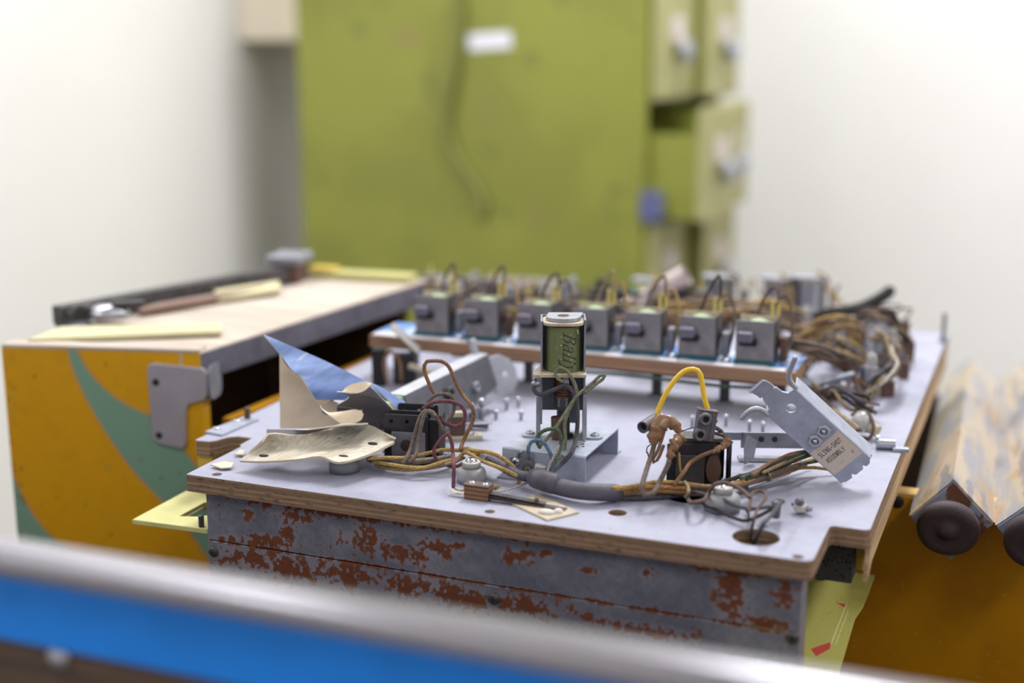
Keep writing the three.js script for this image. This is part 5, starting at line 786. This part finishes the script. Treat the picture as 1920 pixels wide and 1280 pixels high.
// ---------------------------------------------------------------- flipper bracket at the left, behind the relay
{
  const E1 = V([0.109,0.036,-0.1331]), E2 = V([0.1209,0.04,-0.2709]), dir = E2.clone().sub(E1), L = dir.length();
  const t = thing('flipper_bracket', 'long silver channel bracket with a rounded ear, left of the solenoid', 'bracket');
  frame(E1, dir, new THREE.Vector3(0, 0, 1), t); // x along the channel, z towards the viewer
  mesh('top_web', box(L, 0.0016, 0.014, L / 2, 0, -0.007, 0.0005).rotateX(0.3), M.zincBright, t);
  mesh('front_web', metric(prism([[0, 0], [L, 0], [L, -0.028], [L * 0.75, -0.033], [0.02, -0.033], [0, -0.022]], 0.0016, [[L * 0.42, -0.014, 0.004]]).translate(0, 0, -0.0014)), std({ map: grain([112, 113, 122], 0.14, 12, 12, 178, [10, 10]), metalness: 0.5, roughness: 0.45 }), t);
  mesh('foot', box(L * 0.7, 0.0016, 0.016, L * 0.48, -0.0335, 0.006), M.zincDull, t);
  mesh('bolt', hexNut(0.0055, 0.005).translate(L * 0.42, -0.014, 0.0002), M.steelDark, t); mesh('bolt', hexNut(0.0045, 0.004).translate(L * 0.72, -0.02, 0.0002), M.zinc, t);
  mesh('ear', metric(prism([[0, -0.034], [0, 0.002], [0.012, 0.001], [0.02, -0.006], [0.023, -0.015], [0.021, -0.026], [0.015, -0.034]], 0.0018, [[0.0125, -0.017, 0.003]], 0.0003).rotateY(-0.75).translate(L - 0.001, -0.004, -0.003)), M.zinc, t);
  mesh('pivot_pin', cyl(0.0032, 0.0032, 0.016, L - 0.003, 0, -0.01, 14), M.zinc, t); mesh('pivot_cap', cyl(0.0045, 0.004, 0.003, L - 0.003, 0.014, -0.01, 14), M.screw, t);
  const c = new THREE.Group(); c.name = 'coil'; t.add(c);
  mesh('green_wrap', cyl(0.0125, 0.0125, 0.034, 0, 0, 0, 24).rotateZ(-Math.PI / 2).translate(-0.004, -0.014, -0.022), std({ map: grain([150, 190, 140], 0.08, 10, 10, 175, [16, 16]), roughness: 0.7 }), c);
  mesh('flange', cyl(0.0145, 0.0145, 0.0018, 0, 0, 0, 24).rotateZ(-Math.PI / 2).translate(-0.006, -0.014, -0.022), M.fiber, c); mesh('plunger', cyl(0.006, 0.006, 0.016, 0, 0, 0, 16).rotateZ(-Math.PI / 2).translate(-0.02, -0.014, -0.022), M.steelDark, c);
  mesh('return_spring', tube(Array.from({ length: 36 }, (_, i) => [-0.018 + i * 0.0004, -0.014 + 0.0085 * Math.cos(i * 0.9), -0.022 + 0.0085 * Math.sin(i * 0.9)]), 0.0006, 70, 5), M.zinc, c);
  const r = thing('end_of_stroke_switch', 'dark switch with a tan wire loop and grey flap below the raised board', 'switch', [0.0261,0,-0.2847], 0.3);
  mesh('post', box(0.012, 0.034, 0.012, -0.016, 0.017, 0, 0.001), M.blackMatt, r); mesh('post', box(0.02, 0.028, 0.01, 0.006, 0.014, -0.008, 0.001), M.black, r);
  mesh('grey_flap', box(0.034, 0.0014, 0.022, 0, 0, 0, 0.0004).rotateZ(-0.75).translate(0.008, 0.044, 0), std({ map: grain([158, 154, 152], 0.06, 8, 8, 176, [10, 10]), roughness: 0.6 }), r);
  mesh('wire_loop', tube([[-0.008, 0.008, 0.012], [-0.009, 0.026, 0.013], [-0.003, 0.034, 0.013], [0.004, 0.027, 0.013], [0.006, 0.008, 0.012]], 0.0016), C.rust, r);
  mesh('fibre_arm', box(0.03, 0.004, 0.008, 0.02, 0.022, 0.004).rotateZ(-0.3), M.fiber, r);
  const s = thing('screw_posts', 'pair of steel posts with washers in front of the rounded ear', 'posts', [0.1431,0,-0.2046]);
  for (const [x, z, h] of [[0, 0, 0.017], [-0.012, -0.006, 0.01]]) { mesh('post', cyl(0.0022, 0.002, h, x, 0, z, 10), M.zincDull, s); mesh('nut', hexNut(0.004, 0.003).rotateX(-Math.PI / 2).translate(x, h * 0.5, z), M.zinc, s); mesh('cap', new THREE.SphereGeometry(0.003, 10, 8).translate(x, h, z), M.screw, s); }
  const d = thing('fibre_switch_block', 'tan fibre switch block with screws behind the brown wires', 'switch', [0.1485,0,-0.155], 0.5);
  mesh('base', box(0.03, 0.003, 0.014, 0, 0.0015, 0), M.fiber, d); mesh('stack', box(0.012, 0.014, 0.01, -0.004, 0.01, -0.002), M.brown, d); mesh('blade', box(0.03, 0.0006, 0.006, 0.008, 0.012, 0), M.zincDull, d); screwOn(d, [0.008, 0.003, 0.002], 0.003); mesh('tab', box(0.01, 0.004, 0.006, -0.004, 0.02, 0), M.fiber, d);
  const k = thing('rubber_stub', 'dark rubber stub lying behind the relay wires', 'stub', [0.1518,0,-0.1833], 0.3); mesh('stub', cyl(0.003, 0.0035, 0.014, 0, 0, 0, 12).rotateZ(Math.PI / 2 - 0.1).translate(0.006, 0.0037, 0), M.plugGrey, k); mesh('rim', torus(0.0034, 0.0008).rotateY(Math.PI / 2).translate(-0.008, 0.0037, 0), M.blackMatt, k);
}
// ---------------------------------------------------------------- brackets and hardware by the sling-shot bracket
{
  const t = thing('angle_bracket', 'small dark angle bracket with rivets behind the right wire bundle', 'bracket', [0.375,0,-0.1789], 0.35);
  mesh('side_web', box(0.046, 0.012, 0.0014, 0.012, 0.014, -0.012, 0.0003), M.zincDull, t); mesh('front_web', metric(prism([[-0.006, 0.0], [0.003, 0.003], [0.006, 0.016], [-0.004, 0.022], [-0.007, 0.012]], 0.0014).rotateY(0.7).translate(-0.006, 0.001, 0.002)), M.zincDull, t);
  for (const x of [0.004, 0.014]) mesh('rivet', cyl(0.0022, 0.0018, 0.0008, 0, 0, 0, 12).rotateX(Math.PI / 2).translate(x, 0.015, -0.011), M.slot, t); mesh('foot', box(0.05, 0.0014, 0.014, 0.012, 0.0008, -0.008), M.zincDull, t);
  mesh('rear_arm', box(0.022, 0.006, 0.0014, -0.02, 0.017, -0.012, 0.0003), M.zincDull, t);
  const u = thing('holed_angle_plate', 'blue grey angle plate with two holes beyond the sling-shot bracket', 'bracket', [0.4012,0,-0.3764], 0.35);
  mesh('face', metric(prism([[-0.018, 0.006], [0.012, 0.01], [0.013, 0.026], [-0.014, 0.018]], 0.0015, [[-0.008, 0.0125, 0.0025], [0.006, 0.016, 0.0025]])), M.zincDull, u); mesh('top_lip', metric(prism([[-0.0155, 0.0172], [0.013, 0.0256], [0.0135, 0.027], [-0.0155, 0.0188]], 0.008).translate(0, 0, 0.0004)), M.zincFlat, u); mesh('stem', box(0.006, 0.014, 0.004, 0, 0.007, -0.002), M.brown, u);
  const l = thing('glass_lamp', 'white glass lamp with a brown wire loop at the right of the bracket', 'lamp bulb', [0.4378,0,-0.2776], -0.5);
  mesh('bulb', lathe([[0.0001, 0.0], [0.005, 0.001], [0.008, 0.006], [0.0085, 0.011], [0.006, 0.016], [0.0001, 0.0185]], 20).rotateZ(1.2).translate(0.008, 0.0085, 0), M.bulbGlass, l); mesh('cap', cyl(0.005, 0.005, 0.008, 0, 0, 0, 16).rotateZ(1.2).translate(0.013, 0.007, 0), M.fiber, l);
  mesh('wire_loop', tube([[-0.014, 0.014, -0.004], [0.0, 0.02, -0.002], [0.012, 0.012, 0.004], [0.012, 0.003, 0.008], [0.0, 0.002, 0.008], [-0.006, 0.002, 0.006]], 0.0014), C.brown, l);
  const s = thing('chrome_fitting', 'small chrome fitting lying near the right edge of the board', 'fitting', [0.4591,0,-0.2497], 0.2);
  mesh('body', cyl(0.004, 0.004, 0.012, 0, 0, 0, 16).rotateZ(Math.PI / 2).translate(0.006, 0.004, 0), M.screw, s); mesh('flange', cyl(0.0055, 0.0055, 0.002, 0, 0, 0, 16).rotateZ(Math.PI / 2).translate(-0.006, 0.0055, 0), M.screw, s); mesh('tail', box(0.012, 0.003, 0.006, 0.01, 0.0016, 0.004), M.zincFlat, s);
}
// ---------------------------------------------------------------- the crowded far and right parts of the board
{
  // brown plug sockets in a row along the right edge
  const sp = [['nearest the white edge', [0.4396,0,-0.411]], ['second in the row up the right edge', [0.4449,0,-0.4827]], ['third in the row up the right edge', [0.4422,0,-0.5543]], ['fourth in the row up the right edge', [0.4317,0,-0.6151]], ['farthest in the row up the right edge', [0.4167,0,-0.6356]]];
  sp.forEach(([l, p], i) => { const t = thing('plug_socket', 'dark brown plug socket, ' + l, 'socket', p, 0.2 + rr(-0.2, 0.2), 'plug sockets along the right edge'); const h = [0.014, 0.015, 0.02, 0.026, 0.026][i];
    mesh('housing', box(0.012, h, 0.011, 0, h / 2, 0, 0.001), M.brown, t); mesh('tan_side', box(0.003, h + 0.002, 0.01, -0.0078, h / 2 + 0.001, 0, 0.0006), M.fiber, t); mesh('contact', box(0.003, 0.005, 0.002, 0.002, h + 0.0022, 0), M.zincDull, t);
    mesh('lead', tube([[0, h + 0.002, 0], [rr(-0.01, 0.01), h + 0.012, rr(-0.008, 0.004)], [-0.016, h + 0.006, -0.008], [-0.024, 0.004, -0.012]], 0.0012), pick([C.dark, C.taupe, C.brown]), t); });
  // steel lamp brackets with glass bulbs
  const lb = [['behind the holed angle plate', [0.4015,0,-0.4827]], ['beside the second plug socket', [0.4183,0,-0.512]], ['left of the third plug socket', [0.3998,0,-0.5766]], ['beyond the tan wire coil', [0.3718,0,-0.6175]], ['near the far right corner', [0.3998,0,-0.6507]], ['behind the last coil unit', [0.336,0,-0.6031]], ['left of the fourth plug socket', [0.4131,0,-0.6076]], ['in front of the third plug socket', [0.4305,0,-0.5169]], ['under the brown wire bundle', [0.3821,0,-0.4974]], ['amid the amber wire tangle', [0.3615,0,-0.5315]], ['left of the nearest plug socket', [0.4277,0,-0.4004]]];
  lb.forEach(([l, p]) => { const t = thing('lamp_bracket', 'steel lamp bracket with a pale bulb, ' + l, 'lamp bracket', p, rr(-0.6, 0.8), 'lamp brackets at the right');
    const h = rr(0.02, 0.03); mesh('bracket', merge([box(0.014, 0.0014, 0.016, 0, 0.0008, 0), box(0.014, h, 0.0014, 0, h / 2, -0.007)]), M.zincDull, t); mesh('socket', cyl(0.0055, 0.0055, 0.012, 0, h * 0.55, -0.001, 16), M.zinc, t); mesh('bulb', lathe([[0.0001, 0.013], [0.003, 0.012], [0.005, 0.008], [0.0045, 0.002], [0.0035, 0]].reverse(), 16).translate(0, h * 0.55 + 0.012, -0.001), M.bulbGlass, t);
    mesh('lead', tube([[0.004, h * 0.55, 0.004], [0.014, h * 0.6, 0.008], [0.018, h * 0.3, 0.0], [0.01, 0.002, -0.012]], 0.0012), pick([C.amber, C.tan, C.pale]), t); });
  // leaf switch stacks across the back
  const lw = [['behind the first coil unit', [-0.0732,0,-0.5549]], ['behind the second coil unit', [-0.016,0,-0.5717]], ['behind the third coil unit', [0.0354,0,-0.5861]], ['behind the solenoid', [0.0874,0,-0.5888]], ['behind the fifth coil unit', [0.1706,0,-0.5927]], ['behind the sixth coil unit', [0.2275,0,-0.587]], ['behind the last coil unit', [0.3054,0,-0.5908]], ['at the far edge in front of the lockers', [0.2612,0,-0.6527]], ['right of the black hose', [0.3542,0,-0.6607]]];
  lw.forEach(([l, p], i) => { const t = thing('switch_stack', 'tan and steel leaf switch stack, ' + l, 'switch', p, rr(-0.8, 0.8), 'leaf switch stacks at the far end');
    const h = rr(0.024, 0.034); mesh('foot', box(0.02, 0.0014, 0.014, 0, 0.0008, 0), M.zincDull, t); mesh('stack', box(0.012, h * 0.55, 0.014, 0, h * 0.28 + 0.0014, 0, 0.0008), i % 2 ? M.bake : M.brown, t);
    for (let k = 0; k < 3; k++) mesh('blade', box(0.0006, h, 0.007, -0.004 + k * 0.004, h * 0.95, 0, 0.0002).rotateZ((k - 1) * 0.06), pick([M.zinc, M.lug]), t);
    for (let k = 0; k < 2; k++) mesh('lead', tube([[0.004 - k * 0.008, h * 1.3, 0], [rr(-0.02, 0.02), h * 1.3 + rr(0.008, 0.018), rr(-0.01, 0.01)], [rr(-0.03, 0.03), h * 0.8, rr(-0.02, 0.01)], [rr(-0.035, 0.035), 0.003, rr(-0.02, 0.02)]], 0.0012), pick([C.tan, C.amber, C.dark, C.brown, C.taupe]), t); });
  // coils standing at the far end
  const fc = [['tall steel coil can at the far end left of the lockers', [0.2263,0,-0.6754], M.zincDull, 0.05], ['tall chrome coil can at the far right of the crowd', [0.3211,0,-0.6949], M.screw, 0.052], ['grey coil can near the far left of the board', [-0.0732,0,-0.6267], M.zincDull, 0.035], ['green wrapped coil at the far end below the cabinet corner', [0.1431,0,-0.6803], M.coilWrap, 0.04], ['steel coil can beside the tall chrome one', [0.2863,0,-0.6871], M.zincDull, 0.05]];
  fc.forEach(([l, p, m, h], i) => { const t = thing('coil_can', l, 'coil', p, rr(-0.4, 0.4)); mesh('frame', merge([box(0.034, 0.0016, 0.03, 0, 0.0008, 0), box(0.034, h, 0.0016, 0, h / 2, -0.014), box(0.034, 0.0016, 0.028, 0, h, 0)]), M.zincDull, t); mesh('winding', cyl(0.012, 0.012, h - 0.006, 0, 0.003, 0, 22), m, t); mesh('flange', cyl(0.0145, 0.0145, 0.002, 0, h - 0.004, 0, 22), M.fiber, t); mesh('lug', box(0.003, 0.01, 0.001, 0.012, h + 0.004, 0.008), M.lug, t);
    mesh('lead', tube([[0.012, h + 0.006, 0.008], [0.022, h + 0.002, 0.012], [0.026, h * 0.5, 0.014], [0.022, 0.003, 0.018]], 0.0013), pick([C.tan, C.brown]), t); });
  const st = thing('step_switch', 'wide grey stepping switch with pale plates at the far end', 'stepping switch', [-0.0086,0,-0.6734], 0.1);
  mesh('base', box(0.12, 0.004, 0.05, 0, 0.002, 0), M.zincDull, st); for (let k = 0; k < 5; k++) mesh('wafer', metric(prism(roundRect(0.1, 0.026, 0.006, 0, 0.017), 0.0016).translate(0, 0, -0.022 + k * 0.011)), std({ color: 0xb6b2ae, roughness: 0.7 }), st); mesh('shaft', cyl(0.003, 0.003, 0.06, 0, 0, 0, 12).rotateX(Math.PI / 2).translate(0, 0.017, -0.03), M.zinc, st); mesh('end_plate', box(0.004, 0.032, 0.05, 0.06, 0.018, 0), M.zincDull, st); mesh('end_plate', box(0.004, 0.032, 0.05, -0.06, 0.018, 0), M.zincDull, st);
  const bm = thing('black_motor', 'black motor block with a green winding in front of the lockers', 'motor', [0.1092,0,-0.6537], 0.2);
  mesh('housing', merge([box(0.05, 0.026, 0.032, 0, 0.019, 0, 0.006)]), M.blackMatt, bm); mesh('foot', box(0.056, 0.006, 0.036, 0, 0.003, 0), M.black, bm); mesh('winding', cyl(0.012, 0.012, 0.02, 0, 0, 0, 20).rotateZ(-Math.PI / 2).translate(0.024, 0.024, 0), std({ color: 0x3f6a3c, roughness: 0.6 }), bm); mesh('shaft_cap', cyl(0.008, 0.007, 0.01, -0.01, 0.032, 0, 18), M.black, bm);
  const pc = thing('pale_tube', 'pale cardboard tube leaning diagonally behind the coil units', 'tube', [0, 0, 0]); frame(V([0.1342,0.012,-0.6132]), V([0.1768,0.04,-0.6155]).sub(V([0.1342,0.012,-0.6132])), new THREE.Vector3(0, 0, 1), pc);
  mesh('tube_wall', lathe([[0.0095, 0], [0.0115, 0], [0.0115, 0.085], [0.0095, 0.085], [0.0095, 0]], 24).rotateZ(-Math.PI / 2), std({ map: grain([204, 190, 188], 0.05, 6, 6, 177, [10, 10]), roughness: 0.7 }), pc);
  mesh('prop', box(0.01, 0.028, 0.01, 0.045, -0.024, 0), M.brown, pc);
  const hs = thing('black_hose', 'black rubber hose arching over the far right of the board', 'hose'); mesh('hose', tube([[0.3319,0.012,-0.6558],[0.3556,0.03,-0.6069],[0.3741,0.034,-0.6078],[0.3896,0.036,-0.6303],[0.4062,0.045,-0.6431],[0.4122,0.05,-0.6489]], 0.0062, 40, 10), M.blackMatt, hs); mesh('end_clip', cyl(0.0075, 0.0075, 0.006, 0, 0, 0, 14).rotateZ(1.2).translate(...[0.3393,0.016,-0.644]), M.zincDull, hs);
  const rb = thing('relay_bank', 'low grey relay bank behind the first three coil units', 'relay', [-0.0271,0,-0.6053], 0.05);
  mesh('chassis', box(0.15, 0.005, 0.03, 0, 0.0025, 0), M.zincDull, rb);
  for (let k = 0; k < 6; k++) { const g = new THREE.Group(); g.name = 'relay'; g.position.set(-0.062 + k * 0.025, 0.005, 0); rb.add(g); const h = rr(0.026, 0.038); mesh('bobbin', box(0.016, h, 0.018, 0, h / 2, 0, 0.001), pick([M.zincDull, M.steelDark, M.plugGrey]), g); mesh('contact_stack', box(0.006, h * 0.7, 0.012, 0.0105, h * 0.5, 0.004, 0.0006), pick([M.fiber, M.brown]), g); mesh('lug', box(0.003, 0.012, 0.001, 0, h + 0.005, 0.002), M.lug, g); }
  const rc = thing('relay_bank', 'dark relay bank behind the fifth and sixth coil units', 'relay', [0.1996,0,-0.616], 0.05);
  mesh('chassis', box(0.11, 0.005, 0.03, 0, 0.0025, 0), M.zincDull, rc);
  for (let k = 0; k < 5; k++) { const g = new THREE.Group(); g.name = 'relay'; g.position.set(-0.045 + k * 0.0225, 0.005, 0); rc.add(g); const h = rr(0.03, 0.045); mesh('bobbin', box(0.015, h, 0.018, 0, h / 2, 0, 0.001), pick([M.black, M.steelDark, M.plugGrey]), g); mesh('contact_stack', box(0.005, h * 0.7, 0.012, 0.01, h * 0.5, 0.004, 0.0006), pick([M.fiber, M.brown]), g); mesh('lug', box(0.003, 0.012, 0.001, 0, h + 0.005, 0.002), M.lug, g); }
  // bundles of cloth covered wire
  const bundle = (label, P, n, spread, mats, r = 0.0014) => { const t = thing('wire_bundle', label, 'wires', [0, 0, 0], 0, 'wire bundles at the far end'); for (let k = 0; k < n; k++) wire('wire', pick(mats), r * rr(0.85, 1.2), P.map(p => [p[0] + rr(-spread, spread), Math.max(0.0016, p[1] + rr(-spread, spread)), p[2] + rr(-spread, spread)]), t); return t; };
  const warm = [C.amber, C.tan, C.tan, C.rust, C.taupe, C.brown], mixed = [C.tan, C.brown, C.taupe, C.dark, C.amber, C.pale];
  bundle('brown wire bundle sweeping off the right end of the raised board', [[0.343,0.05,-0.3664],[0.3701,0.055,-0.3423],[0.3891,0.045,-0.3644],[0.4026,0.02,-0.418],[0.4238,0.008,-0.3858]], 10, 0.005, [C.brown, C.taupe, C.tan, C.rust], 0.0016);
  bundle('tan wire bundle coiled at the right of the last coil unit', [[0.3535,0.03,-0.4664],[0.3747,0.05,-0.4508],[0.3925,0.055,-0.4578],[0.4052,0.04,-0.4755],[0.3986,0.02,-0.4956],[0.3818,0.02,-0.4769],[0.3724,0.035,-0.4695],[0.3841,0.045,-0.4851]], 9, 0.006, warm, 0.0016);
  bundle('amber wire tangle in front of the lamp brackets', [[0.3557,0.006,-0.4605],[0.3747,0.03,-0.4279],[0.3948,0.045,-0.3998],[0.4074,0.03,-0.4297],[0.4175,0.01,-0.4678]], 9, 0.008, warm, 0.0015);
  bundle('tan wire run behind the coil units on the left', [[-0.0435,0.02,-0.4932],[0.0325,0.04,-0.4325],[0.0811,0.045,-0.4254],[0.1139,0.04,-0.4566],[0.1386,0.03,-0.4991]], 9, 0.006, mixed);
  bundle('tan wire run behind the coil units on the right', [[0.1578,0.02,-0.5101],[0.2283,0.05,-0.4176],[0.2709,0.055,-0.4088],[0.31,0.06,-0.4088],[0.3324,0.045,-0.4695],[0.3472,0.02,-0.5642]], 12, 0.008, warm);
  bundle('grey brown wire nest at the far end before the lockers', [[0.1816,0.02,-0.5837],[0.2397,0.05,-0.4908],[0.2773,0.055,-0.4872],[0.3072,0.05,-0.518],[0.3313,0.03,-0.5912]], 10, 0.008, mixed);
  bundle('dark wire nest between the sling-shot bracket and the plug sockets', [[0.3949,0.012,-0.3391],[0.412,0.022,-0.3241],[0.4279,0.02,-0.3026],[0.438,0.008,-0.3273]], 8, 0.006, [C.dark, C.brown, C.slate, C.tan], 0.0014);
  bundle('amber wires under the holed angle plate', [[0.3842,0.018,-0.3481],[0.3981,0.014,-0.3324],[0.4099,0.01,-0.2997],[0.4284,0.012,-0.2585],[0.4358,0.01,-0.2501]], 6, 0.004, warm, 0.0014);
  bundle('brown wire knot at the far right corner of the board', [[0.3831,0.02,-0.6063],[0.4059,0.045,-0.542],[0.4229,0.05,-0.5225],[0.4377,0.04,-0.5268],[0.4407,0.012,-0.5622]], 9, 0.006, [C.brown, C.dark, C.tan, C.taupe]);
  bundle('pale and brown wires strung along the plug sockets', [[0.4292,0.01,-0.3609],[0.4378,0.025,-0.3657],[0.4433,0.03,-0.3905],[0.4427,0.03,-0.4439],[0.4342,0.035,-0.4749],[0.415,0.03,-0.516]], 9, 0.006, [C.tan, C.pale, C.brown, C.dark, C.slate], 0.0013);
  bundle('dark wire run behind the relay banks', [[-0.0337,0.03,-0.499],[0.0517,0.05,-0.4416],[0.1008,0.05,-0.4613],[0.1437,0.05,-0.4667],[0.1817,0.045,-0.4859]], 9, 0.008, [C.dark, C.taupe, C.slate, C.tan]);
  const wp = thing('white_plate', 'white plastic plate lying right of the holed angle plate', 'plate', [0.4207,0,-0.4476], 0.1); mesh('plate', metric(prism(roundRect(0.05, 0.05, 0.004), 0.003, [], 0.0005).rotateX(-Math.PI / 2)), std({ color: 0xc9c6d2, roughness: 0.5 }), wp); mesh('stud', cyl(0.003, 0.003, 0.006, 0.012, 0.0025, 0, 12), M.zincDull, wp);
  const ep = thing('edge_post', 'thin grey post at the far right corner of the board', 'post', [0.468,0,-0.6535]); mesh('rod', cyl(0.0022, 0.0022, 0.03, 0, 0, 0, 12), M.zincDull, ep); mesh('collar', cyl(0.005, 0.004, 0.004, 0, 0, 0, 14), M.zincDull, ep);
}
renderer.render(scene, camera);
